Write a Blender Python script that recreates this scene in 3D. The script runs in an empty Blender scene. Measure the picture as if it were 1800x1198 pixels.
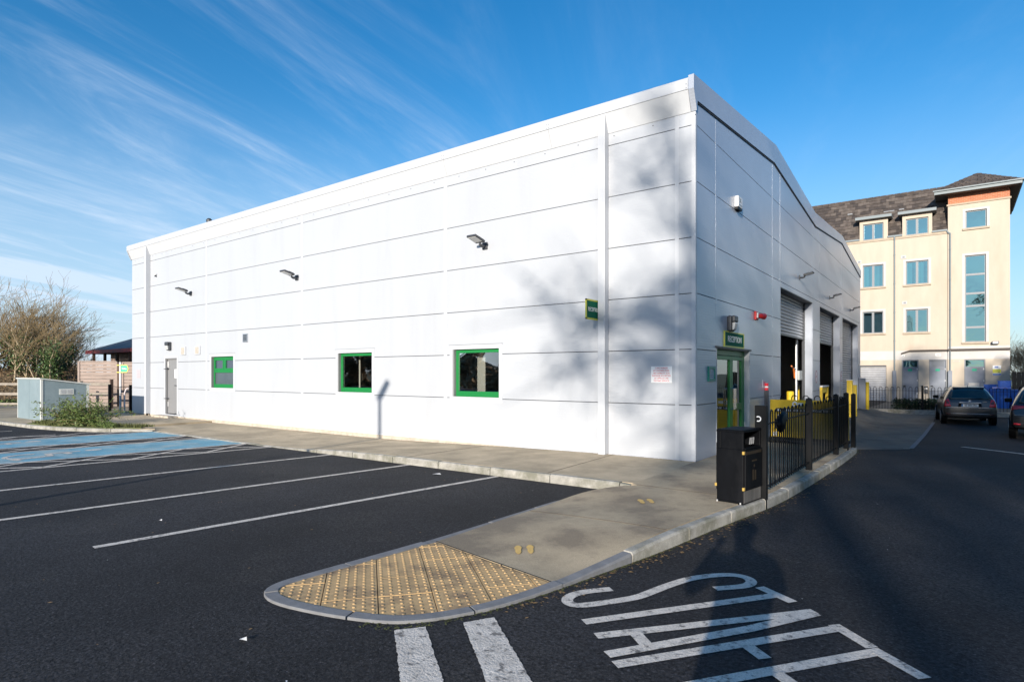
import bpy, bmesh, math, random
from mathutils import Vector, Matrix
from mathutils.bvhtree import BVHTree
R = math.radians
random.seed(7)
scene = bpy.context.scene
col = scene.collection

# ------------------------------------------------------------------ camera, light, exposure
cam_d = bpy.data.cameras.new('camera')
cam = bpy.data.objects.new('camera', cam_d); col.objects.link(cam)
cam.location = (3.717, -10.512, 1.5625)
cam.rotation_euler = (R(90), 0, math.atan2(.5949, .8039))
cam_d.sensor_width = 36; cam_d.lens = 36*1053/1800
cam_d.shift_y = 57.5/1800
cam_d.clip_start = .05; cam_d.clip_end = 6000
scene.camera = cam

SUN_AZ, SUN_EL = R(14), R(14.3)       # sun stands towards (+sin az, -cos az)
sun_dir = Vector((math.sin(SUN_AZ)*math.cos(SUN_EL), -math.cos(SUN_AZ)*math.cos(SUN_EL), math.sin(SUN_EL)))
sd = bpy.data.lights.new('sun', 'SUN'); sd.energy = 5.0; sd.angle = R(.53); sd.color = (1, .915, .80)
so = bpy.data.objects.new('sun', sd); col.objects.link(so)
so.rotation_euler = (-sun_dir).to_track_quat('-Z', 'Y').to_euler()

world = bpy.data.worlds.new('World'); scene.world = world; world.use_nodes = True
nt = world.node_tree; nt.nodes.clear()
def wn(t, **k):
    n = nt.nodes.new(t)
    for a, b in k.items(): setattr(n, a, b)
    return n
def wl(a, b): nt.links.new(a, b)
def wmath(op, a, b=None, c=None):
    n = wn('ShaderNodeMath', operation=op)
    for i, x in enumerate((a, b, c)):
        if x is None: continue
        if isinstance(x, (int, float)): n.inputs[i].default_value = x
        else: wl(x, n.inputs[i])
    return n.outputs[0]
sky = wn('ShaderNodeTexSky', sky_type='NISHITA')
sky.sun_disc = False; sky.sun_elevation = SUN_EL; sky.sun_rotation = R(180) - SUN_AZ
sky.altitude = 20; sky.air_density = 1.0; sky.dust_density = .25; sky.ozone_density = 2.0
hs = wn('ShaderNodeHueSaturation'); hs.inputs['Saturation'].default_value = 1.42; hs.inputs['Value'].default_value = 1.68
wl(sky.outputs[0], hs.inputs['Color']); hs.inputs['Hue'].default_value = .502
# cirrus: streaks lying on a high plane, all running along one wind direction
tc = wn('ShaderNodeTexCoord'); sp = wn('ShaderNodeSeparateXYZ'); wl(tc.outputs['Generated'], sp.inputs[0])
zz = wmath('ADD', wmath('MAXIMUM', sp.outputs[2], 0.0), .06)
pxx = wmath('DIVIDE', sp.outputs[0], zz); pyy = wmath('DIVIDE', sp.outputs[1], zz)
wx, wy = -.36, .933
along = wmath('ADD', wmath('MULTIPLY', pxx, wx), wmath('MULTIPLY', pyy, wy))
across = wmath('ADD', wmath('MULTIPLY', pxx, -wy), wmath('MULTIPLY', pyy, wx))
def streak(sa, sc, scale, detail, rough, dist, seed):
    cb = wn('ShaderNodeCombineXYZ')
    wl(wmath('MULTIPLY', along, sa), cb.inputs[0]); wl(wmath('MULTIPLY', across, sc), cb.inputs[1]); cb.inputs[2].default_value = seed
    n = wn('ShaderNodeTexNoise'); n.inputs['Scale'].default_value = scale; n.inputs['Detail'].default_value = detail
    n.inputs['Roughness'].default_value = rough; n.inputs['Distortion'].default_value = dist
    wl(cb.outputs[0], n.inputs['Vector']); return n.outputs['Fac']
def ramp(x, a, b):
    m = wn('ShaderNodeMapRange', interpolation_type='SMOOTHSTEP'); m.inputs[1].default_value = a; m.inputs[2].default_value = b
    wl(x, m.inputs[0]); return m.outputs[0]
s1 = ramp(streak(.24, .95, 1.5, 9, .64, 1.6, 3.1), .40, .76)
s2 = ramp(streak(.55, 3.0, 1.5, 9, .70, 1.5, 8.4), .32, .74)
bandn = ramp(streak(.12, .34, 1.4, 2, .5, .2, 1.7), .40, .60)
side = ramp(across, .05, 2.3)          # the cloud sheet thickens towards the west
cl = wmath('MULTIPLY', wmath('MULTIPLY', s1, wmath('ADD', wmath('MULTIPLY', s2, .6), .4)), wmath('ADD', wmath('MULTIPLY', bandn, .65), .35))
cl = wmath('MULTIPLY', cl, wmath('ADD', wmath('MULTIPLY', side, 1.1), .07))
lowhaze = ramp(sp.outputs[2], .40, .0)
cl = wmath('ADD', cl, wmath('MULTIPLY', wmath('MULTIPLY', lowhaze, wmath('ADD', side, .15)), .16))
cl = wmath('MINIMUM', wmath('MULTIPLY', cl, 1.75), .8)
mx = wn('ShaderNodeMix', data_type='RGBA')
hz = wn('ShaderNodeMix', data_type='RGBA'); hz.inputs[7].default_value = (3.6, 5.4, 7.6, 1)
wl(wmath('MULTIPLY', ramp(sp.outputs[2], .42, .02), .72), hz.inputs[0]); wl(hs.outputs[0], hz.inputs[6])
wl(cl, mx.inputs[0]); wl(hz.outputs[2], mx.inputs[6]); mx.inputs[7].default_value = (6.6, 7.8, 9.4, 1)
bg = wn('ShaderNodeBackground'); bg.inputs[1].default_value = .088
wl(mx.outputs[2], bg.inputs[0])
wo = wn('ShaderNodeOutputWorld'); wl(bg.outputs[0], wo.inputs[0])

vs = scene.view_settings
vs.view_transform = 'Standard'; vs.look = 'None'; vs.exposure = .38; vs.gamma = 1; vs.use_curve_mapping = False

# ------------------------------------------------------------------ materials
MATS = {}
def mat(name, c, rough=.6, metal=0, var=.0, vscale=3., detail=5, bump=0., bscale=60., spec=.5, fleck=0., fscale=250., stain=None, sscale=.6, ribs=0., coat=0., stretch=None, grain=0., gscale=150., slo=.52, shi=.72):
    if name in MATS: return MATS[name]
    m = bpy.data.materials.new(name); m.use_nodes = True; t = m.node_tree; ns = t.nodes; b = ns['Principled BSDF']
    b.inputs['Base Color'].default_value = (*c, 1); b.inputs['Roughness'].default_value = rough
    b.inputs['Metallic'].default_value = metal; b.inputs['Specular IOR Level'].default_value = spec
    b.inputs['Coat Weight'].default_value = coat
    cur = None
    tcn = ns.new('ShaderNodeTexCoord'); vec = tcn.outputs['Object']
    if stretch:
        mp = ns.new('ShaderNodeMapping'); mp.inputs['Scale'].default_value = stretch; t.links.new(vec, mp.inputs[0]); vec2 = mp.outputs[0]
    else: vec2 = vec
    def noise(scale, det=5, v=None, rg=.6):
        n = ns.new('ShaderNodeTexNoise'); n.inputs['Scale'].default_value = scale; n.inputs['Detail'].default_value = det
        n.inputs['Roughness'].default_value = rg; t.links.new(v or vec, n.inputs['Vector']); return n.outputs['Fac']
    def mrange(x, a, b_, lo, hi):
        n = ns.new('ShaderNodeMapRange'); n.inputs[1].default_value = a; n.inputs[2].default_value = b_; n.inputs[3].default_value = lo; n.inputs[4].default_value = hi
        t.links.new(x, n.inputs[0]); return n.outputs[0]
    def mix(f, a, bb, blend='MIX'):
        n = ns.new('ShaderNodeMix'); n.data_type = 'RGBA'; n.blend_type = blend
        for i, x in ((0, f), (6, a), (7, bb)):
            if isinstance(x, (int, float)): n.inputs[i].default_value = x
            elif isinstance(x, tuple): n.inputs[i].default_value = (*x, 1)
            else: t.links.new(x, n.inputs[i])
        return n.outputs[2]
    if var > 0:
        cur = mix(mrange(noise(vscale, detail, vec2), .3, .7, 0, 1), tuple(x*(1-var) for x in c), tuple(min(1, x*(1+var)) for x in c))
    if stain:
        cur = mix(mrange(noise(sscale, 6, vec2, .65), slo, shi, 0, stain[1]), cur or c, stain[0])
    if fleck > 0:
        vo = ns.new('ShaderNodeTexVoronoi'); vo.inputs['Scale'].default_value = fscale; t.links.new(vec, vo.inputs['Vector'])
        sx = ns.new('ShaderNodeSeparateColor'); t.links.new(vo.outputs['Color'], sx.inputs[0])
        cur = mix(mrange(sx.outputs[0], .0, 1., 0, 1), cur or c, mix(1., cur or c, (1+fleck*2,)*3, 'MULTIPLY'))
        cur = mix(mrange(sx.outputs[1], .95, .97, 0, fleck), cur, tuple(min(.6, x*6) for x in c))
    if grain > 0:
        gr = mix(mrange(noise(gscale, 3, vec, .7), .30, .70, 0, 1), (1-grain,)*3, (1+grain,)*3)
        cur = mix(1., cur or c, gr, 'MULTIPLY')
    if cur is not None: t.links.new(cur, b.inputs['Base Color'])
    hgt = None
    if bump > 0:
        bn = ns.new('ShaderNodeBump'); bn.inputs['Strength'].default_value = bump; bn.inputs['Distance'].default_value = .01
        t.links.new(noise(bscale, 4, vec2), bn.inputs['Height']); t.links.new(bn.outputs[0], b.inputs['Normal']); hgt = bn
    if ribs > 0:
        wv = ns.new('ShaderNodeTexWave'); wv.bands_direction = 'Z'; wv.inputs['Scale'].default_value = 2*math.pi/ (20*.05) ; wv.inputs['Distortion'].default_value = 0
        t.links.new(vec, wv.inputs['Vector'])
        b2 = ns.new('ShaderNodeBump'); b2.inputs['Strength'].default_value = ribs; b2.inputs['Distance'].default_value = .004
        t.links.new(wv.outputs['Fac'], b2.inputs['Height'])
        if hgt: t.links.new(hgt.outputs[0], b2.inputs['Normal'])
        t.links.new(b2.outputs[0], b.inputs['Normal'])
    MATS[name] = m; return m

def glass_mat(name, tint=(.6, .7, .72), refl=1.0, body=.0, gcol=(1, 1, 1)):
    m = bpy.data.materials.new(name); m.use_nodes = True; t = m.node_tree; ns = t.nodes; ns.clear()
    o = ns.new('ShaderNodeOutputMaterial'); mx_ = ns.new('ShaderNodeMixShader'); tr = ns.new('ShaderNodeBsdfTransparent'); gl = ns.new('ShaderNodeBsdfGlossy')
    gl.inputs['Roughness'].default_value = .015; gl.inputs[0].default_value = (*gcol, 1); tr.inputs[0].default_value = (*tint, 1)
    fr = ns.new('ShaderNodeFresnel'); fr.inputs[0].default_value = 1.5
    mm = ns.new('ShaderNodeMath'); mm.operation = 'MULTIPLY_ADD'; mm.inputs[1].default_value = refl; mm.inputs[2].default_value = body
    # faint waviness of real panes
    tcn = ns.new('ShaderNodeTexCoord'); nz = ns.new('ShaderNodeTexNoise'); nz.inputs['Scale'].default_value = 1.6; nz.inputs['Detail'].default_value = 1
    t.links.new(tcn.outputs['Object'], nz.inputs['Vector'])
    bp = ns.new('ShaderNodeBump'); bp.inputs['Strength'].default_value = .05; bp.inputs['Distance'].default_value = .05
    t.links.new(nz.outputs['Fac'], bp.inputs['Height']); t.links.new(bp.outputs[0], gl.inputs['Normal'])
    t.links.new(fr.outputs[0], mm.inputs[0]); t.links.new(mm.outputs[0], mx_.inputs[0]); t.links.new(tr.outputs[0], mx_.inputs[1]); t.links.new(gl.outputs[0], mx_.inputs[2])
    t.links.new(mx_.outputs[0], o.inputs[0]); MATS[name] = m; return m

M_clad = mat('white_cladding', (.462, .480, .512), .36, 0, var=.015, vscale=.8, ribs=.10, spec=.5, stain=((.415, .425, .445), .5), sscale=1.2, stretch=(1.2, 1, .16))
M_clad_plain = mat('white_trim_metal', (.52, .535, .565), .38, 0, var=.02, vscale=2)
M_fascia = mat('brightened_fascia_metal', (.60, .615, .64), .4, 0, var=.015, vscale=2)  # trim white raised in the colour to offset weaker sun on the slope
M_clad_side = mat('shade_toned_white_cladding', (.44, .475, .545), .30, .12, var=.03, vscale=1.5, ribs=.22)  # gable copy of the cladding, its shade put into a darker, bluer colour
M_groove = mat('panel_joint_gasket', (.05, .055, .065), .7)
M_plinth = mat('concrete_plinth', (.50, .44, .36), .85, 0, var=.2, vscale=6, bump=.4, bscale=30)
M_asph = mat('asphalt', (.0165, .0162, .0180), .85, 0, var=.55, vscale=.3, detail=9, bump=1., bscale=45, fleck=.35, fscale=110, spec=.3, stain=((.034, .031, .028), .6), sscale=.55, grain=1., gscale=42)
M_conc = mat('brushed_concrete', (.45, .36, .24), .85, 0, var=.24, vscale=2.2, detail=10, bump=.5, bscale=140, stain=((.19, .15, .105), .85), sscale=1.1, slo=.44, shi=.60, grain=.30, gscale=130)
M_conc2 = mat('pale_concrete_path', (.48, .385, .26), .85, 0, var=.22, vscale=1.6, detail=10, bump=.4, bscale=120, stain=((.28, .225, .15), .8), sscale=.7, slo=.46, shi=.66, grain=.22, gscale=110)
M_apron = mat('worn_concrete_apron', (.15, .13, .105), .85, 0, var=.35, vscale=1.1, detail=9, bump=.4, bscale=90, stain=((.06, .054, .048), .75), sscale=.7)
M_kerb = mat('grey_kerb_concrete', (.37, .35, .31), .8, 0, var=.28, vscale=7, detail=8, bump=.6, bscale=70, stain=((.17, .165, .12), .8), sscale=2.6, slo=.46, shi=.64, grain=.25, gscale=120)
M_kerb2 = mat('dark_edging_concrete', (.20, .20, .205), .8, 0, var=.2, vscale=8, detail=8, bump=.4, bscale=120)
M_white = mat('worn_white_road_paint', (.66, .60, .53), .75, 0, var=.16, vscale=9, detail=9, bump=1., bscale=60, stain=((.09, .085, .08), .85), sscale=16, slo=.54, shi=.66, grain=.25, gscale=90)
M_blue = mat('faded_blue_bay_paint', (.13, .34, .45), .75, 0, var=.25, vscale=1.8, detail=9, stain=((.34, .44, .45), .75), sscale=1.6, slo=.45, shi=.62, bump=.4, bscale=110, grain=.25, gscale=60)
M_tact = mat('buff_tactile_concrete', (.56, .37, .175), .85, 0, var=.15, vscale=5, detail=8, bump=.35, bscale=150, stain=((.19, .13, .085), .8), sscale=3.2, slo=.50, shi=.68, grain=.2, gscale=160)
M_foot = mat('yellow_footprint_paint', (.66, .43, .13), .75, 0, var=.1, vscale=20)
M_green = mat('green_window_frame', (.008, .19, .042), .4, 0, var=.05)
M_black = mat('black_powder_coat', (.004, .0045, .0055), .45, 0, spec=.2, var=.3, vscale=8)
M_bin = mat('black_bin_plastic', (.0035, .004, .0055), .5, 0, var=.4, vscale=5, stain=((.016, .016, .018), .5), sscale=4, stretch=(1, 1, .35), spec=.14)
M_binbase = mat('worn_bin_base', (.10, .095, .09), .75, 0, var=.5, vscale=9, stretch=(1, 1, .12))
M_gold = mat('gold_reflector', (.5, .33, .08), .35)
M_golddull = mat('dull_gold_print', (.028, .018, .008), .5)
M_yellow = mat('yellow_panel_paint', (.80, .53, .02), .45, 0, var=.06, vscale=4, stain=((.4, .28, .05), .3), sscale=2)
M_ypost = mat('yellow_post_paint', (.75, .52, .03), .45, 0, var=.1, vscale=8)
M_red = mat('red_plastic', (.6, .03, .03), .35)
M_refl = mat('red_reflective_band', (.8, .04, .06), .3)
M_whitep = mat('white_sign_plastic', (.82, .82, .82), .4)
M_redtext = mat('red_sign_print', (.65, .04, .07), .5)
M_sgreen = mat('green_sign_face', (.008, .14, .075), .7, spec=.15)
M_lgreen = mat('bright_green_sign_face', (.0, .42, .24), .4)
M_syell = mat('yellow_sign_edge', (.62, .6, .06), .4)
M_dgrey = mat('dark_grey_casting', (.05, .055, .065), .45)
M_lens = mat('frosted_lamp_lens', (.75, .75, .73), .25)
M_lensdim = mat('bulkhead_lens', (.55, .56, .56), .2)
M_doorg = mat('grey_door_paint', (.235, .235, .24), .45, 0, var=.03)
M_stainv = mat('stained_vent_cover', (.46, .385, .28), .5, 0, var=.15, vscale=12)
M_steel = mat('galvanised_steel', (.55, .56, .58), .35, .85, var=.12, vscale=6)
M_shut = mat('grey_roller_slat', (.22, .23, .25), .38, .3, var=.12, vscale=6)
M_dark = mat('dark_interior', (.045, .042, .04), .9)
M_int = mat('interior_wall', (.16, .155, .15), .9)
M_blind = mat('cream_blind', (.75, .70, .58), .8)
M_render = mat('cream_wall_render', (.53, .455, .365), .85, 0, var=.06, vscale=1.2, detail=7, bump=.15, bscale=60, stain=((.50, .37, .27), .5), sscale=.55, stretch=(1.6, 1, .4))
M_wband = mat('white_wall_paint', (.53, .51, .49), .8, 0, var=.06, vscale=2)
M_sill = mat('buff_stone_sill', (.44, .36, .27), .8, 0, var=.12, vscale=5)
M_wframe = mat('grey_window_frame', (.20, .215, .235), .45)
M_gutter = mat('pale_grey_fascia', (.19, .225, .24), .5)
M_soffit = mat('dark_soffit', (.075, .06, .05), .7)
M_tile = mat('brown_roof_tile', (.088, .070, .060), .8, 0, var=.45, vscale=2.6, detail=6, bump=.4, bscale=40, stain=((.2, .16, .13), .5), sscale=1.7)
M_tiles = [M_tile, mat('dark_roof_tile', (.056, .045, .040), .8, 0, var=.35, vscale=4, bump=.4, bscale=40), mat('light_roof_tile', (.118, .096, .082), .8, 0, var=.35, vscale=4, bump=.4, bscale=40)]
M_sheet = mat('grey_roof_sheet', (.3, .31, .32), .5, .4)
M_steeldoor = mat('blue_grey_steel_door', (.20, .225, .275), .5, 0, var=.08, vscale=3)
M_crate = mat('blue_crate_plastic', (.012, .13, .55), .45, 0, var=.12, vscale=5)
M_wood = mat('weathered_cedar', (.34, .265, .225), .8, 0, var=.3, vscale=2.5, detail=6, stretch=(.6, .6, 14), bump=.3, bscale=20)
M_woodd = mat('dark_timber', (.10, .062, .045), .8, 0, var=.3, vscale=5)
M_wood2 = mat('brown_fence_timber', (.13, .085, .055), .85, 0, var=.3, vscale=4, stretch=(6, 6, .5))
M_rail = mat('grey_timber_rail', (.30, .26, .215), .85, 0, var=.25, vscale=5)
M_kiosk = mat('grey_blue_grp', (.22, .285, .31), .5, 0, var=.07, vscale=2, stain=((.31, .375, .40), .5), sscale=1.1)
M_kioskt = mat('pale_grp_trim', (.62, .63, .6), .5)
M_slate = mat('dark_slate_roof', (.035, .04, .05), .55, 0, var=.3, vscale=1.2, stretch=(1, 1, 5))
M_brickp = mat('pale_brick_wall', (.46, .33, .27), .85, 0, var=.25, vscale=3)
M_fasred = mat('dark_red_fascia', (.18, .025, .03), .6)
M_bark = mat('pale_bark', (.42, .335, .225), .9, 0, var=.3, vscale=5)
M_twig = mat('brown_twig', (.28, .205, .11), .9, 0, var=.3, vscale=2)
M_ivy = mat('ivy_leaf', (.055, .10, .025), .6, 0, var=.6, vscale=1.2, detail=3)
M_leafd = mat('dark_green_leaf', (.03, .055, .02), .6, 0, var=.5, vscale=2, detail=3)
M_shrub = mat('green_shrub_leaf', (.105, .15, .035), .6, 0, var=.55, vscale=3.5, detail=3)
M_bram = mat('dead_bramble', (.23, .155, .085), .9, 0, var=.5, vscale=1.2, detail=6)
M_earth = mat('earth_bank', (.13, .095, .055), .95, 0, var=.4, vscale=.8, detail=8, bump=.8, bscale=6)
M_grass = mat('rough_grass', (.115, .125, .04), .9, 0, var=.45, vscale=2.5, detail=7, bump=.6, bscale=25)
M_land = mat('distant_ground', (.10, .105, .055), .95, 0, var=.4, vscale=.02, detail=8)
M_carg = mat('grey_car_paint', (.05, .049, .048), .28, .5, coat=.6)
M_carb = mat('black_car_paint', (.012, .012, .014), .22, .3, coat=.8)
M_bump = mat('dark_car_plastic', (.03, .03, .032), .5)
M_tyre = mat('black_tyre_rubber', (.012, .012, .012), .8)
M_alloy = mat('silver_wheel_rim', (.45, .45, .46), .35, .8)
M_tail = mat('red_lamp_lens', (.42, .012, .015), .12, 0, coat=.8)
M_taild = mat('dark_lamp_lens', (.08, .02, .012), .12, 0, coat=.6)
M_carglass = mat('tinted_car_glass', (.012, .03, .034), .05, 0, spec=.9)
M_chrome = mat('bright_chrome', (.7, .7, .72), .15, 1)
M_plateb = mat('plate_blue_band', (.02, .16, .4), .4)
M_txtblk = mat('black_print', (.015, .015, .016), .5)
M_paper = mat('white_paper_scrap', (.75, .74, .72), .8)
M_leaflit = mat('fallen_leaf', (.26, .16, .07), .9, 0, var=.5, vscale=8)
M_moss = mat('green_moss', (.12, .125, .035), .95, 0, var=.4, vscale=12)
M_orange = mat('orange_strap', (.75, .2, .04), .6)
M_skin = mat('skin', (.5, .32, .24), .6); M_cloth = mat('navy_jacket_cloth', (.03, .035, .05), .9)
M_boxgrey = mat('grey_switch_box', (.5, .52, .5), .5)
M_curtain = mat('pale_curtain', (.62, .64, .60), .9, 0, var=.2, vscale=9, stretch=(1, 1, .03))
G_win = glass_mat('window_glass', (.74, .77, .78), 1.4, .17)
G_apt = glass_mat('coated_window_glass', (.30, .62, .66), 1.0, .58, (.36, .64, .70))
G_door = glass_mat('door_glass', (.5, .55, .55), 1.2, .10)
def brick_mat():
    m = bpy.data.materials.new('red_brick'); m.use_nodes = True; t = m.node_tree; b = t.nodes['Principled BSDF']; b.inputs['Roughness'].default_value = .85
    tcn = t.nodes.new('ShaderNodeTexCoord'); mp = t.nodes.new('ShaderNodeMapping'); mp.inputs['Rotation'].default_value = (R(90), 0, 0)
    br = t.nodes.new('ShaderNodeTexBrick'); br.inputs['Scale'].default_value = 1; br.inputs['Brick Width'].default_value = .225; br.inputs['Row Height'].default_value = .075; br.inputs['Mortar Size'].default_value = .006
    br.inputs['Color1'].default_value = (.50, .17, .075, 1); br.inputs['Color2'].default_value = (.40, .12, .055, 1); br.inputs['Mortar'].default_value = (.5, .36, .26, 1)
    t.links.new(tcn.outputs['Object'], mp.inputs[0]); t.links.new(mp.outputs[0], br.inputs['Vector']); t.links.new(br.outputs['Color'], b.inputs['Base Color'])
    return m
M_brick = brick_mat()

# ------------------------------------------------------------------ mesh helpers
class MB:
    def __init__(s): s.v = []; s.f = []
    def add(s, vs_, fs): n = len(s.v); s.v += [tuple(p) for p in vs_]; s.f += [tuple(i+n for i in f) for f in fs]; return s
    def box(s, x0, y0, z0, x1, y1, z1):
        x0, x1 = sorted((x0, x1)); y0, y1 = sorted((y0, y1)); z0, z1 = sorted((z0, z1))
        return s.add([(x0,y0,z0),(x1,y0,z0),(x1,y1,z0),(x0,y1,z0),(x0,y0,z1),(x1,y0,z1),(x1,y1,z1),(x0,y1,z1)],
                     [(0,3,2,1),(4,5,6,7),(0,1,5,4),(1,2,6,5),(2,3,7,6),(3,0,4,7)])
    def poly(s, pts): return s.add(pts, [tuple(range(len(pts)))])
    def prism(s, pts, off):                     # polygon extruded by a vector; pts wound so the normal is -off
        n = len(pts); o = Vector(off); v = [Vector(p) for p in pts]; v2 = [p+o for p in v]
        return s.add(v+v2, [tuple(range(n)), tuple(range(2*n-1, n-1, -1))] + [(i, n+i, n+(i+1) % n, (i+1) % n) for i in range(n)])
    def slab(s, top, bottom):                   # top polygon (ccw from above) and matching bottom points
        n = len(top); return s.add(list(top)+list(bottom), [tuple(range(n)), tuple(range(2*n-1, n-1, -1))] + [(i, n+i, n+(i+1) % n, (i+1) % n) for i in range(n)])
    def tube(s, pts, rad, n=6, cap=True):
        pts = [Vector(p) for p in pts]; m = len(pts)
        if not isinstance(rad, (list, tuple)): rad = [rad]*m
        b = len(s.v); up = None
        for i, p in enumerate(pts):
            d = (pts[min(i+1, m-1)] - pts[max(i-1, 0)])
            d = d.normalized() if d.length > 1e-9 else Vector((0, 0, 1))
            if up is None: up = d.orthogonal().normalized()
            else:
                up = up - d*up.dot(d)
                up = up.normalized() if up.length > 1e-6 else d.orthogonal().normalized()
            w = d.cross(up)
            for k in range(n):
                a = 2*math.pi*k/n + (math.pi/4 if n == 4 else 0)
                s.v.append(tuple(p + (up*math.cos(a) + w*math.sin(a))*rad[i]))
        for i in range(m-1):
            for k in range(n):
                k2 = (k+1) % n; s.f.append((b+i*n+k, b+i*n+k2, b+(i+1)*n+k2, b+(i+1)*n+k))
        if cap: s.f.append(tuple(b+k for k in range(n-1, -1, -1))); s.f.append(tuple(b+(m-1)*n+k for k in range(n)))
        return s
    def ring(s, c, ux, uy, r0, r1, thick, n=24, a0=0, a1=2*math.pi):   # flat annulus (arc) with thickness along ux x uy
        c = Vector(c); ux = Vector(ux); uy = Vector(uy); nn = ux.cross(uy).normalized()*thick
        full = abs(a1-a0-2*math.pi) < 1e-6; m = n if full else n+1; b = len(s.v)
        for i in range(m):
            a = a0+(a1-a0)*i/n; d = ux*math.cos(a)+uy*math.sin(a)
            for r_, o in ((r0, 0), (r1, 0), (r1, 1), (r0, 1)): s.v.append(tuple(c+d*r_+nn*o))
        for i in range(n):
            j = (i+1) % m
            for q in range(4): s.f.append((b+i*4+q, b+i*4+(q+1) % 4, b+j*4+(q+1) % 4, b+j*4+q))
        return s
def mesh(name, mb, smooth=False):
    me = bpy.data.meshes.new(name); me.from_pydata(mb.v, [], mb.f); me.validate(); me.update()
    bm = bmesh.new(); bm.from_mesh(me); bmesh.ops.recalc_face_normals(bm, faces=bm.faces); bm.to_mesh(me); bm.free()
    if smooth: me.polygons.foreach_set('use_smooth', [True]*len(me.polygons))
    return me
def tagit(o, label=None, cat=None, group=None, kind=None):
    if label: o['label'] = label
    if cat: o['category'] = cat
    if group: o['group'] = group
    if kind: o['kind'] = kind
    return o
def par(o, p):
    if p is None: return o
    o.parent = p
    if p.type == 'EMPTY': o.matrix_parent_inverse = Matrix.Translation(-Vector(p.location))
    return o
def ob(name, mb, m, parent=None, label=None, cat=None, group=None, kind=None, smooth=False, bev=0, flat_normals=False):
    me = mb if isinstance(mb, bpy.types.Mesh) else mesh(name, mb, smooth)
    for x in (m if isinstance(m, (list, tuple)) else [m]):
        if x and len(me.materials) < 4: me.materials.append(x)
    o = bpy.data.objects.new(name, me); col.objects.link(o); par(o, parent)
    if bev:
        b = o.modifiers.new('bevel', 'BEVEL'); b.width = bev; b.segments = 2; b.limit_method = 'ANGLE'; b.angle_limit = R(40)
    return tagit(o, label, cat, group, kind)
def empty(name, loc, label=None, cat=None, group=None, kind=None):
    o = bpy.data.objects.new(name, None); col.objects.link(o); o.location = loc; o.empty_display_size = .2
    return tagit(o, label, cat, group, kind)
def copy_tree(o, parent=None):
    c = o.copy(); col.objects.link(c)
    if parent: c.parent = parent; c.matrix_parent_inverse = o.matrix_parent_inverse.copy()
    for ch in list(o.children): copy_tree(ch, c)
    return c
def box(x0, y0, z0, x1, y1, z1): return MB().box(x0, y0, z0, x1, y1, z1)
def subtract(rects, hole):
    out = []
    hx0, hz0, hx1, hz1 = hole
    for x0, z0, x1, z1 in rects:
        if hx1 <= x0 or hx0 >= x1 or hz1 <= z0 or hz0 >= z1: out.append((x0, z0, x1, z1)); continue
        if hx0 > x0: out.append((x0, z0, hx0, z1))
        if hx1 < x1: out.append((hx1, z0, x1, z1))
        a, b = max(x0, hx0), min(x1, hx1)
        if hz0 > z0: out.append((a, z0, b, hz0))
        if hz1 < z1: out.append((a, hz1, b, z1))
    return out
def clip_poly(pts, a, b, c):                   # keep a*x+b*y<=c
    out = []
    for i in range(len(pts)):
        p, q = pts[i], pts[(i+1) % len(pts)]; dp = a*p[0]+b*p[1]-c; dq = a*q[0]+b*q[1]-c
        if dp <= 0: out.append(p)
        if dp*dq < 0: t = dp/(dp-dq); out.append((p[0]+(q[0]-p[0])*t, p[1]+(q[1]-p[1])*t))
    return out
def text(name, s, size, m, loc, xdir, updir, parent=None, align='CENTER', sx=1., ext=.0015, space=1.0, bold=0):
    cu = bpy.data.curves.new('lettering', 'FONT'); cu.body = s; cu.size = size; cu.align_x = align; cu.align_y = 'CENTER'; cu.extrude = ext; cu.space_character = space; cu.offset = bold; cu.resolution_u = 3
    t = bpy.data.objects.new('lettering', cu); me = bpy.data.meshes.new_from_object(t); bpy.data.objects.remove(t); bpy.data.curves.remove(cu)
    x = Vector(xdir).normalized(); u = Vector(updir).normalized(); n = x.cross(u)
    mt = Matrix((( x.x*sx, u.x, n.x, loc[0]), (x.y*sx, u.y, n.y, loc[1]), (x.z*sx, u.z, n.z, loc[2]), (0, 0, 0, 1)))
    me.transform(mt); me.materials.clear()
    return ob(name, me, m, parent)
def strip_poly(pts, w, z, cap=False):            # flat painted stroke on the ground
    mb = MB(); P = [Vector((p[0], p[1])) for p in pts]; L = []; Rr = []
    for i, p in enumerate(P):
        d1 = (P[i]-P[i-1]).normalized() if i > 0 else None; d2 = (P[i+1]-P[i]).normalized() if i < len(P)-1 else None
        d = ((d1 or d2)+(d2 or d1)).normalized(); n = Vector((-d.y, d.x)); k = 1/max(.5, n.dot(Vector((-(d2 or d1).y, (d2 or d1).x))))
        L.append(p+n*w/2*k); Rr.append(p-n*w/2*k)
    vs_ = [(q.x, q.y, z(q.x, q.y) if callable(z) else z) for q in L+Rr]; n = len(P)
    return mb.add(vs_, [(i, n+i, n+i+1, i+1) for i in range(n-1)])
def smoothstep(a, b, x): t = min(1, max(0, (x-a)/(b-a))); return t*t*(3-2*t)

def chaikin(P, it=1):
    P = [Vector(p) for p in P]
    for _ in range(it):
        Q = [P[0]]
        for a, b in zip(P, P[1:]): Q += [a.lerp(b, .25), a.lerp(b, .75)]
        P = Q+[P[-1]]
    return P
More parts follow.
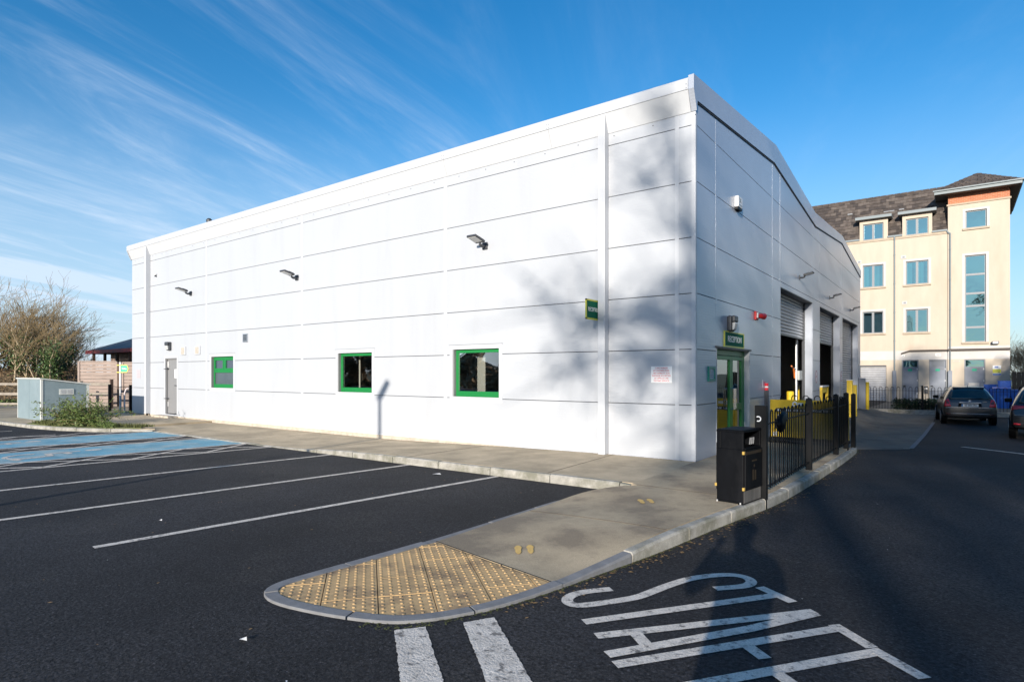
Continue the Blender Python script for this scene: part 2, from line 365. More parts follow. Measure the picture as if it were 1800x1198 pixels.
# ------------------------------------------------------------------ ground
def zg(x, y):
    return -.15 - .26*smoothstep(2, 16, y)*smoothstep(-.6, 1.5, x) + .15*smoothstep(20, 30, y)*smoothstep(-.6, 1.5, x)
def grid_sheet(xs, ys, f):
    mb = MB(); n = len(xs)
    for y in ys:
        for x in xs: mb.v.append((x, y, f(x, y)))
    for j in range(len(ys)-1):
        for i in range(n-1): mb.f.append((j*n+i, j*n+i+1, (j+1)*n+i+1, (j+1)*n+i))
    return mb
ob('ground', MB().poly([(-2500,-2500,-.62),(2500,-2500,-.62),(2500,2500,-.62),(-2500,2500,-.62)]), M_land, kind='structure')
xs = [-60, -45, -30, -16, -8, -4, -2, -1] + [i*.5 for i in range(-1, 21)] + [12, 15, 20, 30, 45]
ys = [-70, -40, -25, -16, -12] + [-10+i*1. for i in range(0, 46)] + [40, 50]
road = ob('road', grid_sheet(xs, ys, zg), M_asph, kind='structure')

def paint(name, pts, w=None, m=M_white, dz=.004):
    if w: mb = strip_poly(pts, w, lambda x, y: zg(x, y)+dz)
    else: mb = MB().poly([(x, y, zg(x, y)+dz) for x, y in pts])
    return ob(name, mb, m, road)
# bay lines
for a, b in (((-2.424,-2.62),(-3.11,-8.22)), ((-4.54,-2.62),(-5.9,-13.5)), ((-6.9,-2.62),(-8.2,-13.5)), ((-9.15,-2.62),(-9.78,-8.0))):
    paint('bay_line', [a, b], .10)
SK = .115
def bx(x0, y): return x0 - .0 + SK*(y+2.62)
def bay(x0, x1, y0=-2.62, y1=-8.2):
    paint('blue_bay', [(bx(x0,y1),y1),(bx(x1,y1),y1),(bx(x1,y0),y0),(bx(x0,y0),y0)], None, M_blue, .004)
    for x in (x0, x1): paint('bay_line', [(bx(x,y0),y0),(bx(x,y1),y1)], .09, M_white, .008)
bay(-12.25, -10.25); bay(-15.35, -13.3)
def hatch(x0, x1, y0=-2.62, y1=-8.2, n=4):
    st = (y1-y0)/n
    for k in range(n):
        a, b = y0+k*st, y0+(k+1)*st
        paint('hatch_line', [(bx(x0+.05,a),a),(bx(x1-.05,b),b)], .09, M_white, .008)
        paint('hatch_line', [(bx(x1-.05,a),a),(bx(x0+.05,b),b)], .09, M_white, .009)
hatch(-10.25, -9.17); hatch(-13.3, -12.25); hatch(-16.4, -15.35)
paint('bay_line', [(bx(-16.4,-4.6),-4.6),(bx(-16.4,-8.6),-8.6)], .09)
paint('bay_line', [(bx(-18.7,-5.0),-5.0),(bx(-18.7,-9),-9)], .09)
def wheelchair(cx, cy):
    z = zg(cx, cy)+.008; mb = MB()
    mb.ring((cx, cy, z), (.42,0,0), (0,.42,0), .80, 1.02, .001, 20, R(150), R(400))
    ob('wheelchair_symbol', mb, M_white, road)
    for pts in ([(cx-.12,cy+.95),(cx-.1,cy+.35),(cx+.3,cy+.3),(cx+.42,cy-.35),(cx+.6,cy-.3)], [(cx-.1,cy+.65),(cx+.25,cy+.65)]):
        ob('wheelchair_symbol', strip_poly(pts, .11, z+.002), M_white, road)
    ob('wheelchair_symbol', MB().poly([(cx-.12+.12*math.cos(a*.5236), cy+1.2+.17*math.sin(a*.5236), z) for a in range(12)]), M_white, road)
wheelchair(-11.7, -6.5); wheelchair(-14.85, -6.75)
# letters STAFF, traced as strokes where they lie on the road
S_ = [(1.519,-6.212),(1.394,-6.365),(1.339,-6.476),(1.335,-6.586),(1.385,-6.665),(1.466,-6.676),(1.539,-6.60),(1.643,-6.447),(1.76,-6.26),(1.80,-6.087),(1.855,-5.849),(1.933,-5.599),(2.07,-5.395),(2.201,-5.285),(2.305,-5.29),(2.371,-5.364),(2.375,-5.455),(2.332,-5.549),(2.176,-5.715)]
LW = .088
S_ = [(p.x, p.y) for p in chaikin([(a, b, 0) for a, b in S_], 2)]
paint('painted_letter', S_, LW)
def letter(*strokes):
    mb = MB()
    for k, s_ in enumerate(strokes):
        m2 = strip_poly(s_, LW, lambda x, y: zg(x, y)+.004+.0012*k); mb.add(m2.v, m2.f)
    ob('painted_letter', mb, M_white, road)
letter([(1.657,-6.897),(2.585,-5.60)], [(2.455,-5.47),(2.74,-5.655)])
letter([(1.831,-7.042),(2.59,-6.13),(2.902,-5.745)], [(2.011,-7.234),(2.606,-6.336),(2.917,-5.78)], [(1.999,-6.833),(2.157,-6.978)])
letter([(2.106,-7.319),(3.10,-5.945)], [(3.05,-5.925),(3.30,-6.17)], [(2.641,-6.584),(2.80,-6.719)])
letter([(2.36,-7.546),(3.345,-6.19)], [(3.30,-6.185),(3.58,-6.43)], [(2.894,-6.86),(3.06,-6.995)])
def roughen(p, q, n=14, amp=.012):
    p = Vector(p); q = Vector(q); d = (q-p); nn = Vector((-d.y, d.x)).normalized()
    return [tuple(p+d*(i/n)+nn*random.uniform(-amp, amp)*(0 < i < n)) for i in range(n)]
for a, b, c, d in (((.709,-7.765),(.835,-7.60),(2.7,-9.05),(2.52,-9.27)), ((.998,-7.40),(1.109,-7.20),(3.0,-8.70),(2.82,-8.92))):
    pts = roughen(d, c, 2, 0) + roughen(c, b, 110, .0045) + roughen(b, a, 14, .004) + roughen(a, d, 110, .0045)
    paint('crossing_stripe', pts)
mb = strip_poly([(3.85, 8.0), (4.4, 7.45), (5.2, 6.6)], .14, lambda x, y: zg(x, y)+.012); ob('road_marking', mb, M_white, road)
0 and ob('asphalt_patch', MB().poly([(x, y, zg(x, y)+.005) for x, y in [(-5.6,-3.1),(-4.1,-3.0),(-4.2,-3.9),(-5.5,-4.1)]]), mat('older_asphalt', (.045,.044,.045), .85, 0, var=.3, vscale=2, fleck=.4, bump=.8, bscale=100), road)

# walkway, tactile paving and kerbs -----------------------------------------------
KP = [(.02,-2.60,-.035),(-.19,-2.80,-.10),(-.45,-3.25,-.128),(-.565,-3.7,-.13),(-.575,-4.3,-.13),(-.585,-5.3,-.13),(-.60,-6.1,-.13),(-.655,-6.9,-.13),(-.70,-7.45,-.13),(-.715,-7.75,-.13),
      (-.62,-7.93,-.13),(-.36,-8.0,-.13),(.08,-7.915,-.13),(.44,-7.80,-.13),(.66,-7.685,-.13),(.84,-7.475,-.13),(1.04,-7.09,-.128),(1.18,-6.5,-.125),(1.30,-5.82,-.085),(1.40,-5.3,-.045),
      (1.475,-4.8,-.02),(1.58,-3.93,-.015),(1.69,-3.2,-.015),(1.855,-2.15,-.015),(1.935,-.5,-.015),(2.0,1.9,-.02),(2.0,4.0,-.04),(1.95,5.0,-.10),(1.80,5.7,-.17),(1.5,6.1,-.19)]
def resample(P, step):
    P = [Vector(p) for p in P]; out = [P[0]]; 
    for a, b in zip(P, P[1:]):
        n = max(1, round((b-a).length/step))
        out += [a.lerp(b, i/n) for i in range(1, n+1)]
    return out
def kerb(parent, P, w, stone=.9, zb=-.45, m=M_kerb, step=.15, bevel=.022, gap=.016, mfun=None):
    P = resample(P, step); s = 0; cur = [P[0]]; stones = []
    for a, b in zip(P, P[1:]):
        s += (b-a).length; cur.append(b)
        if s >= stone: stones.append(cur); cur = [b]; s = 0
    if len(cur) > 1: stones.append(cur)
    allP = P
    idx = 0; nrm = []
    for i in range(len(P)):
        d = P[min(i+1, len(P)-1)]-P[max(0, i-1)]; d.z = 0; d.normalize(); nrm.append(Vector((-d.y, d.x, 0)))
    for st in stones:
        k = len(st); mb = MB(); jit = random.uniform(-.006, .006)
        for j, p in enumerate(st):
            n = nrm[idx+j]; q = Vector(p); d = Vector((n.y, -n.x, 0))
            if j == 0: q += d*gap/2
            if j == k-1: q -= d*gap/2
            ht = max(0.001, p.z+.14); b_ = min(bevel, max(.006, ht*.3))
            for off, z in ((0, zb), (0, p.z-b_), (b_*.8, p.z), (w-.006, p.z+.001), (w, p.z-.004), (w, zb)):
                o = q+n*off; mb.v.append((o.x, o.y, z+(jit if z > zb else 0)))
        for j in range(k-1):
            for a in range(6): mb.f.append((j*6+a, (j+1)*6+a, (j+1)*6+(a+1) % 6, j*6+(a+1) % 6))
        mb.f.append((0,1,2,3,4,5)); mb.f.append(tuple((k-1)*6+a for a in (5,4,3,2,1,0)))
        ob('kerb_stone', mb, mfun(st) if mfun else m, parent); idx += k-1
walk = empty('walkway', (0, 0, 0), kind='structure')
KPs = chaikin(KP, 2)
def inner(P, w):
    out = []
    for i in range(len(P)):
        d = P[min(i+1, len(P)-1)]-P[max(0, i-1)]; d.z = 0; d.normalize(); out.append(P[i]+Vector((-d.y, d.x, 0))*w)
    return out
kerb(walk, KPs, .105, .85, mfun=lambda st: M_kerb if st[0].y > -6.2 and st[0].x > 1 else M_kerb2)
IN = inner(KPs, .108)
def wz(x, y):                                     # surface of the walkway
    if y > -2.6: return -.012*max(0, min(1, x/1.8)) - .16*smoothstep(3.8, 5.6, y)
    t = smoothstep(-2.5, -4.2, y); edge = -.115*t
    e = max(0, min(1, (x+.55)/1.9)); zz_ = edge*(1-e)**1.3 + (-.012)*e
    return zz_*(1-smoothstep(-4.7, -6.3, y)) + (-.128)*smoothstep(-4.7, -6.3, y)
def edge_at(y, side):                              # inner kerb edge x at a given y
    best = None
    for a, b in zip(IN, IN[1:]):
        if (a.y-y)*(b.y-y) <= 0 and abs(a.y-b.y) > 1e-9:
            t = (y-a.y)/(b.y-a.y); x = a.x+(b.x-a.x)*t
            if side < 0 and x > .6 and y > -6.5: continue
            best = x if best is None else (min(best, x) if side < 0 else max(best, x))
    return .095 if best is None else best
def walk_slab(yfun0, yfun1, x0fun, n=10, m=10):
    """slab between two joint lines (y as a function of x-fraction), following both kerbs"""
    mb = MB(); rows = []
    for j in range(m+1):
        v = j/m
        for i in range(n+1):
            u = i/n; y = yfun0(u)*(1-v)+yfun1(u)*v
            x0 = x0fun(y); x1 = edge_at(y, 1); x = x0+(x1-x0)*u
            mb.v.append((x, y, wz(x, y)))
    N = n+1
    for j in range(m):
        for i in range(n): mb.f.append((j*N+i, j*N+i+1, (j+1)*N+i+1, (j+1)*N+i))
    top = len(mb.v); mb.v += [(x, y, z-.2) for x, y, z in mb.v[:top]]
    loop = [i for i in range(N)] + [j*N+n for j in range(1, m+1)] + [m*N+i for i in range(n-1, -1, -1)] + [j*N for j in range(m-1, 0, -1)]
    for a, b in zip(loop, loop[1:]+loop[:1]): mb.f.append((a, top+a, top+b, b))
    return ob('concrete_slab', mb, M_conc, walk)
g = .006
lft = lambda y: edge_at(y, -1) if y < -2.62 else (.012 if y > -.02 else .02)
walk_slab(lambda u: -6.10-.30*u, lambda u: -4.50-.22*u-g, lambda y: edge_at(y, -1)+.003)
walk_slab(lambda u: -4.50-.22*u+g, lambda u: -2.66, lambda y: edge_at(y, -1)+.003)
walk_slab(lambda u: -2.648, lambda u: -.03, lambda y: .012)
walk_slab(lambda u: -.018, lambda u: 2.4, lambda y: .012)
walk_slab(lambda u: 2.412, lambda u: 5.0, lambda y: .012)
# tactile region: inner outline below the far edge
def far_y(x): return -6.125-.30*((x+.47)/1.6)
reg = [(p.x, p.y) for p in IN if p.y < far_y(p.x)-.01 and p.y < -5.9]
reg = [(-.487, far_y(-.487)-.006)] + reg + [(1.06, far_y(1.06)-.006)]
U = Vector((.766, -.643)); V = Vector((.643, .766)); PT = .412
def inside(x, y, poly):
    c = False
    for i in range(len(poly)):
        (x0, y0), (x1, y1) = poly[i], poly[i-1]
        if (y0 > y) != (y1 > y) and x < (x1-x0)*(y-y0)/(y1-y0)+x0: c = not c
    return c
TZ = -.1325
for i in range(-6, 8):
    for j in range(-7, 5):
        u0 = 4.113+i*PT; v0 = -5.18+j*PT; pg = list(reg)
        for a, b, c in ((-U.x,-U.y,-(u0+.004)), (U.x,U.y,u0+PT-.004), (-V.x,-V.y,-(v0+.004)), (V.x,V.y,v0+PT-.004)):
            pg = clip_poly(pg, a, b, c)
            if len(pg) < 3: break
        if len(pg) < 3: continue
        area = abs(sum(pg[k][0]*pg[k-1][1]-pg[k-1][0]*pg[k][1] for k in range(len(pg))))/2
        if area < .002: continue
        dz = random.uniform(-.003, .003)
        mb = MB(); mb.prism([(x, y, TZ+dz) for x, y in pg], (0, 0, -.08))
        for a in range(6):
            for b in range(6):
                p = U*(u0+PT*(a+.5)/6)+V*(v0+PT*(b+.5)/6)
                if not inside(p.x, p.y, pg): continue
                n0 = len(mb.v); r = .0125
                for rr, h in ((r, .0), (r*.8, .005), (r*.45, .0065)):
                    for k in range(7): mb.v.append((p.x+rr*math.cos(k*.8976), p.y+rr*math.sin(k*.8976), TZ+dz+h))
                for q in range(2):
                    for k in range(7): k2 = (k+1) % 7; mb.f.append((n0+q*7+k, n0+q*7+k2, n0+(q+1)*7+k2, n0+(q+1)*7+k))
                mb.f.append(tuple(n0+14+k for k in range(7)))
        ob('tactile_slab', mb, M_tact, walk)
ob('mortar_bed', MB().poly([(x, y, TZ-.012) for x, y in reg]), mat('dark_mortar', (.10,.07,.04), .95), walk)
M_seal = mat('dark_joint_sealant', (.055, .045, .034), .95)
def joint(parent, a, b, zf, w=.016, n=14):
    pts = [(a[0]+(b[0]-a[0])*i/n, a[1]+(b[1]-a[1])*i/n) for i in range(n+1)]
    ob('joint_seal', strip_poly(pts, w, lambda x, y: zf(x, y)+.0025), M_seal, parent)
for f_ in (lambda u: -4.50-.22*u, lambda u: -2.654, lambda u: -.024, lambda u: 2.406):
    y0_, y1_ = f_(0), f_(1); xa_ = edge_at(y0_, -1) if y0_ < -2.62 else .012; joint(walk, (xa_, y0_), (edge_at(y1_, 1), y1_), wz)
joint(walk, (edge_at(-6.1, -1), -6.105), (edge_at(-6.4, 1), -6.41), lambda x, y: -.1285, .02)
def footprint(cx, cy, ang):
    for s in (-1, 1):
        mb = MB(); c, sn = math.cos(ang), math.sin(ang)
        pts = []
        for k in range(14):
            a = k*2*math.pi/14; lx = s*.058+.036*math.cos(a)*(1.15 if math.sin(a) > 0.3 else (.72 if math.sin(a) > -.4 else .9)); ly = .125*math.sin(a)
            x, y = cx+lx*c-ly*sn, cy+lx*sn+ly*c
            pts.append((x, y, wz(x, y)+.008))
        mb.poly(pts); ob('footprint_mark', mb, M_foot, walk)
footprint(.42, -5.86, R(38)); footprint(.62, -3.52, R(38))
ob('cover_plate', MB().poly([(-1.55,-1.0,.004),(-1.25,-1.03,.004),(-1.24,-.93,.004),(-1.54,-.9,.004)]), M_kerb, walk) if False else None

# footpath along the long facade
path = empty('footpath', (0, 0, 0), kind='structure')
def pw(x): return -.0 - .125*smoothstep(-1.2, -9, x)
def pk(x): return -.02 - .112*smoothstep(-5.2, -9.2, x)
cuts = [.0, -1.56, -4.72, -7.7, -10.8, -13.9, -17.0]
for a, b in zip(cuts, cuts[1:]):
    n = 6; mb = MB()
    sk = lambda x: (.0 if x > -.1 else .10)
    for j in range(5):
        for i in range(n+1):
            x = a-.005+(b-a+.01)*i/n; y = -.02+(-2.488+.02)*j/4; v = j/4; xx = x+.09*(v-.5)*(1 if x < -.2 else 0)
            mb.v.append((xx, y, pw(x)*(1-v)+pk(x)*v))
    for j in range(4):
        for i in range(n): mb.f.append((j*7+i, j*7+i+1, (j+1)*7+i+1, (j+1)*7+i))
    t0 = len(mb.v); mb.v += [(x, y, z-.2) for x, y, z in mb.v[:t0]]
    loop = list(range(7))+[j*7+6 for j in range(1, 5)]+[28+i for i in range(5, -1, -1)]+[j*7 for j in range(3, 0, -1)]
    for p, q in zip(loop, loop[1:]+loop[:1]): mb.f.append((p, t0+p, t0+q, q))
    ob('concrete_slab', mb, M_conc2, path)
for a in cuts[1:-1]: joint(path, (a-.045, -.03), (a+.045, -2.487), lambda x, y: pw(x)*(1-min(1, -y/2.488))+pk(x)*min(1, -y/2.488), .016)
KL = [(x, -2.60, pk(x)) for x in [-17.0+i*.6 for i in range(0, 29)]] + [(-.03, -2.6, -.03)]
kerb(path, KL, .108, .9, step=.6)
# corner island with planting, kiosk pavement beyond
isl = [(-15.3,-2.62,-.10),(-15.9,-3.1,-.06),(-16.6,-3.65,-.05),(-18.0,-4.15,-.05),(-19.6,-4.40,-.05),(-22.5,-4.55,-.05),(-27,-4.7,-.05),(-45,-5.0,-.05)]
side_path = empty('pavement', (-24, -2, 0), kind='structure')
kerb(side_path, list(reversed(isl)), .12, .9, step=.4)
top = [(-17.02, .0), (-17.02, -2.5), (-15.45, -2.5), (-16.05,-3.0),(-16.7,-3.53),(-18.05,-4.03),(-19.63,-4.28),(-22.5,-4.43),(-27,-4.58),(-45,-4.88),(-45, 3.0),(-23.6, 3.0),(-23.6,0)]
ob('paving', MB().prism([(x, y, -.075) for x, y in top], (0, 0, -.3)), M_conc2, side_path)
ob('grass_verge', MB().prism([(x, y, -.045) for x, y in [(-15.75,-2.75),(-16.2,-3.05),(-16.8,-3.5),(-18.1,-4.0),(-20.6,-4.22),(-20.9,-3.75),(-20.2,-3.3),(-18.4,-2.55)]], (0, 0, -.2)), M_grass, side_path)
def blades(name, n, area, h, m, z, parent=None, label=None):
    mb = MB()
    for _ in range(n):
        x, y = area(); a = random.uniform(0, 6.28); hh = h*random.uniform(.5, 1.3); w = .012
        lx, ly = random.uniform(-.5, .5)*hh, random.uniform(-.5, .5)*hh
        mb.add([(x-w*math.cos(a), y-w*math.sin(a), z), (x+w*math.cos(a), y+w*math.sin(a), z), (x+lx, y+ly, z+hh)], [(0, 1, 2)])
    return ob(name, mb, m, parent, kind='stuff')
def verge_pt():
    t = random.random(); x = -15.9-t*4.7; y = -2.75-1.35*min(1, t*1.6)+random.random()*.45
    return x, y
blades('grass', 2600, verge_pt, .10, M_grass, -.05)
# apron in front of the roller doors
ap = [(.02,5.02),(1.55,6.05),(1.85,5.95),(2.86,6.5),(2.9,12.),(2.99,19.2),(2.6,23.4),(.02,23.4)]
def apz(x, y): return zg(max(x, 0), y)+.02+.1*(1-smoothstep(0, 2.0, x))
mb = MB(); nx, ny = 12, 30
for j in range(ny+1):
    for i in range(nx+1):
        y = 5.02+(23.4-5.02)*j/ny; xm = 2.86+.13*min(1, (y-6.5)/12.7) if y > 6.2 else 1.6+(y-5.02)*1.05
        x = .012+(xm-.012)*i/nx; mb.v.append((x, y, apz(x, y) if i < nx else zg(x, y)+.006))
for j in range(ny):
    for i in range(nx): mb.f.append((j*(nx+1)+i, j*(nx+1)+i+1, (j+1)*(nx+1)+i+1, (j+1)*(nx+1)+i))
apron = ob('apron', mb, M_apron, kind='structure')
ob('edge_strip', strip_poly([(2.88,6.5),(2.93,12),(3.02,19.2)], .10, lambda x, y: zg(x, y)+.012), M_kerb2, apron)
ob('edge_strip', strip_poly([(1.82,6.02),(2.9,6.5)], .07, lambda x, y: zg(x, y)+.014), M_kerb, apron)
# yard in front of the apartments
mb = grid_sheet([-12,-6,-2,0,2,4,6,9,14], [23.8,26,30,34.1], lambda x, y: -.19)
ob('yard_pavement', mb, M_apron, kind='structure')
ob('yard_kerb', box(-.2, 23.72, -.5, 12, 23.85, -.15), M_kerb, kind='structure')

# ------------------------------------------------------------------ the white building
bld = empty('testing_building', (0, 0, 0), 'long white metal clad building with green windows and three roller doors', 'building')
L = 23.5; D = 23.0
WIN = [(-5.80, 1.03, -4.42, 2.13, 'fixed'), (-10.09, 1.06, -8.66, 2.13, 'fixed'), (-17.07, 1.08, -15.60, 2.15, 'split')]
DOOR = (-20.51, .03, -19.59, 2.15)
holes = [w[:4] for w in WIN] + [DOOR]
bays = [-23.5, -21.88, -17.39, -11.76, -6.03, -1.77, -.34, 0]
gp = .007
for r in range(7):
    z0, z1 = r, min(r+1, 6.235)
    for b in range(len(bays)-1):
        rects = [(bays[b]+(.003 if b else 0), z0+gp, bays[b+1]-(.003 if b < 6 else 0), z1-(gp if r < 6 else 0))]
        for h in holes: rects = subtract(rects, h)
        mb = MB()
        for x0, a0, x1, a1 in rects: mb.box(x0, 0, a0, x1, .055, a1)
        ob('cladding_panel', mb, M_clad, bld)
# backing behind the joints, the other walls, floor and roof
rects = [(-23.48, -.05, -.06, 6.6)]
for h in holes: rects = subtract(rects, h)
mb = MB()
for x0, a0, x1, a1 in rects: mb.box(x0, .057, a0, x1, .14, a1)
ob('joint_backing', mb, M_groove, bld)
ob('plinth', box(-23.5, .012, -.45, -.02, .14, -.012), M_plinth, bld)
ob('drip_flashing', box(-23.5, -.012, -.028, -.0, .05, .006), M_clad_plain, bld)
for x in bays[2:5]: ob('cover_strip', box(x-.05, -.004, .01, x+.05, 0.02, 6.23), M_clad_plain, bld)
ob('cover_strip', box(-.375, -.004, .01, -.305, .02, 6.23), M_clad_plain, bld)
ob('corner_flashing', MB().prism([(-.07, -.0035, .008), (.0045, -.0035, .008), (.0045, .07, .008), (-.012, .07, .008), (-.012, .012, .008), (-.07, .012, .008)], (0, 0, 6.222)), M_clad_plain, bld)
for x in (-1.79, -21.88):
    dp = ob('downpipe', MB().prism([(x-.075, -.17, -.0), (x-.075, 0, -.0), (x-.075, 0, 6.24), (x-.075, -.14, 6.53), (x-.075, -.14, 6.56), (x-.075, -.17, 6.56)], (.15, 0, 0)), M_clad_plain, bld, bev=.006)
    ob('outlet', MB().tube([(x, -.09, .0), (x, -.09, -.09), (x-.02, -.16, -.11)], .045, 8), M_black, dp)
# eave: sloping fascia, drip edge, gutter trim
ES = .0
for i in range(8):                                  # fascia in lengths, as sheeted
    xa, xb = -23.62+i*23.545/8, -23.62+(i+1)*23.545/8-.005
    ob('eave_fascia', MB().prism([(xa, -.012, 6.235), (xa, .10, 6.235), (xa, .10, 6.6), (xa, -.155, 6.58)], (xb-xa, 0, 0)), M_fascia, bld)
    P = [(xa, -.165, 6.585), (xa, -.165, 6.75), (xa, -.15, 6.79), (xa, -.11, 6.815), (xa, .12, 6.815), (xa, .12, 6.585)]
    ob('gutter_trim', MB().prism(P, (xb-xa+.003, 0, 0)), M_clad_plain, bld)
    mb = MB()
    for xr in (xa+.02, xb-.03):
        for zr in (6.61, 6.68): mb.box(xr-.006, -.169, zr-.006, xr+.006, -.164, zr+.006)
    ob('rivet', mb, M_dgrey, bld)
mb = MB()
for i in range(30): x = -23.2+i*.8; mb.box(x-.008, -.006, 6.16, x+.008, 0.001, 6.176)
ob('fixing_screw', mb, M_dgrey, bld, kind='stuff')
# windows
def make_window(x0, z0, x1, z1, kind):
    fr = MB(); w = .075; y0, y1 = .075, .125
    fr.box(x0+.04, y0, z0+.0, x1, y1, z0+.125); fr.box(x0+.04, y0, z1-.085, x1, y1, z1); fr.box(x0+.04, y0, z0+.125, x0+.04+w, y1, z1-.085); fr.box(x1-w*.7, y0, z0+.125, x1, y1, z1-.085)
    win = ob('window', fr, M_green, bld, bev=.004)
    rv = MB(); rv.box(x0, .0, z0-.0, x0+.04, .14, z1); ob('reveal', rv, M_doorg, win)
    fl = MB()
    for a in ((x0-.09, z1, x1+.09, z1+.10), (x0-.09, z0-.12, x1+.09, z0), (x0-.09, z0, x0, z1), (x1, z0, x1+.09, z1)): fl.box(a[0], -.006, a[1], a[2], .02, a[3])
    ob('flashing', fl, M_clad_plain, win)
    ob('head_drip', box(x0-.11, -.012, z1+.10, x1+.11, .0, z1+.106), M_dgrey, win)
    if kind == 'split':
        zm = z0+.52; xm = (x0+.04+x1)/2
        ob('transom', MB().box(x0+.115, .07, zm, x1-.05, .125, zm+.09).box(xm-.05, .07, zm+.09, xm+.05, .125, z1-.085), M_green, win)
        for a, b in ((x0+.115, xm-.05), (xm+.05, x1-.05)):
            ob('casement', MB().box(a, .066, zm+.09, b, .12, zm+.15).box(a, .066, z1-.13, b, .12, z1-.085).box(a, .066, zm+.15, a+.05, .12, z1-.13).box(b-.05, .066, zm+.15, b, .12, z1-.13), M_green, win)
            ob('pane', box(a+.05, .098, zm+.15, b-.05, .102, z1-.13), mat('frosted_pane', (.055, .075, .105), .12, 0, spec=.8), win)
        ob('pane', box(x0+.115, .098, z0+.125, x1-.05, .102, zm), mat('frosted_pane2', (.075, .10, .115), .12, 0, spec=.8, var=.1, vscale=2), win)
    else:
        ob('pane', MB().poly([(x0+.115, .10, z0+.125), (x1-.05, .10, z0+.125), (x1-.05, .10, z1-.085), (x0+.115, .10, z1-.085)]), G_win, win)
    return win
for w in WIN: make_window(*w)
ob('window_blind', box(-5.42, .45, 1.1, -5.18, .47, 2.03), M_blind, bld)
ob('window_blind', box(-9.74, .45, 1.1, -9.69, .47, 2.1), M_blind, bld)
mb = MB(); mb.box(-11, .3, -.3, -3.8, 3.0, -.02); ob('room_floor', mb, M_int, bld)
ob('room_wall', box(-11, 3.0, -.02, -3.8, 3.1, 3), mat('office_wall', (.34, .29, .23), .9), bld)
# grey door with hinges, notice and handle
dr = ob('door', box(-20.47, .07, .06, -19.63, .115, 2.11), M_doorg, bld, bev=.004)
ob('door_frame', MB().box(-20.51, .02, .03, -20.47, .14, 2.15).box(-19.63, .02, .03, -19.59, .14, 2.15).box(-20.47, .02, 2.11, -19.63, .14, 2.15), M_doorg, dr)
ob('flashing', MB().box(-20.60, -.006, .03, -20.51, .02, 2.23).box(-19.59, -.006, .03, -19.50, .02, 2.23).box(-20.51, -.006, 2.15, -19.59, .02, 2.23), M_clad_plain, dr)
ob('notice', box(-19.93, .064, 1.40, -19.74, .069, 1.73), M_whitep, dr)
mb = MB()
for k in range(3): mb.box(-19.86, .062, 1.45+k*.1, -19.81, .0635, 1.48+k*.1)
ob('notice_print', mb, M_dgrey, dr)
ob('handle', MB().tube([(-19.70, .065, 1.12), (-19.70, .01, 1.12), (-19.82, .01, 1.12)], .014, 6), M_dgrey, dr)
for z in (1.75, .62):
    ob('hinge', MB().box(-20.53, .0, z-.015, -20.36, .066, z+.015).box(-20.60, -.03, z-.012, -20.5, -.005, z+.012), M_dgrey, dr)
    ob('hinge', MB().tube([(-20.42, .055, z+(.28 if z > 1 else -.3)), (-20.42, .055, z+(.06 if z > 1 else -.12))], .014, 6), M_steel, dr)
ob('door_step', box(-20.95, -.32, -.3, -19.52, .012, -.005), M_plinth, kind='structure')

# gable facade: plane x=0
OPEN = [(6.45, 0, 10.88, 3.86), (12.16, 0, 16.54, 3.86), (17.29, 0, 22.12, 3.86)]
RD = (1.15, 0, 3.46, 2.07)
gbot = [(0, 6.42), (5.7, 6.92), (11.3, 6.42), (17.0, 6.86), (23.0, 6.24)]
gtop = [(-.166, 6.82), (5.85, 7.41), (11.2, 6.84), (17.1, 7.16), (23.1, 6.56)]
ybr = [0, 1.15, 5.6, 6.45, 11.0, 12.16, 16.75, 17.29, 22.2, 23.0]
def under(pts, line):
    for (ya, za), (yb, zb) in zip(line, line[1:]): pass
    return pts
for r in range(0, 7):
    for b in range(len(ybr)-1):
        y0, y1 = ybr[b]+.004, ybr[b+1]-.004
        mb = MB()
        if r < 6:
            rects = [(y0, r+gp, y1, r+1-gp)] if r else [(y0, -.02, y1, 1-gp)]
            if r == 0 and y0 > 5: rects = [(y0, -.45, y1, 1-gp)]
            for h in OPEN+[RD]: rects = subtract(rects, (h[0], -1, h[2], h[3]))
            for a0, c0, a1, c1 in rects: mb.box(-.055, a0, c0, 0, a1, c1)
        else:
            cutsy = sorted({y0, y1} | {p[0] for p in gbot if y0 < p[0] < y1})
            def zl(y):
                for (ya, za), (yb, zb) in zip(gbot, gbot[1:]):
                    if ya <= y <= yb: return za+(zb-za)*(y-ya)/(yb-ya)+.02
            for a0, a1 in zip(cutsy, cutsy[1:]):
                mb.prism([(0, a0, 6+gp), (0, a1, 6+gp), (0, a1, zl(a1)), (0, a0, zl(a0))], (-.055, 0, 0))
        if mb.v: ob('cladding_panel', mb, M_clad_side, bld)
rects = [(.07, -.45, 22.9, 6.3)]
for h in OPEN+[RD]: rects = subtract(rects, (h[0]-.0, -1, h[2], h[3]))
mb = MB()
for a0, c0, a1, c1 in rects: mb.box(-.14, a0, c0, -.057, a1, c1)
ob('joint_backing', mb, M_groove, bld)
for y in (1.15, 5.6, 6.40, 11.0, 12.2, 16.75, 17.25):
    z0 = 2.1 if y == 1.15 else (3.9 if y in (6.4, 12.2, 17.25, 11.0, 16.75) else .0)
    z1 = {1.15: 6.48, 5.6: 6.88, 6.40: 6.82, 11.0: 6.42, 12.2: 6.46, 16.75: 6.8, 17.25: 6.8}[y]
    w = .04 if y in (1.15, 5.6) else .03
    ob('cover_strip', box(-.02, y-w, z0, .0015, y+w, z1), M_clad_side, bld)
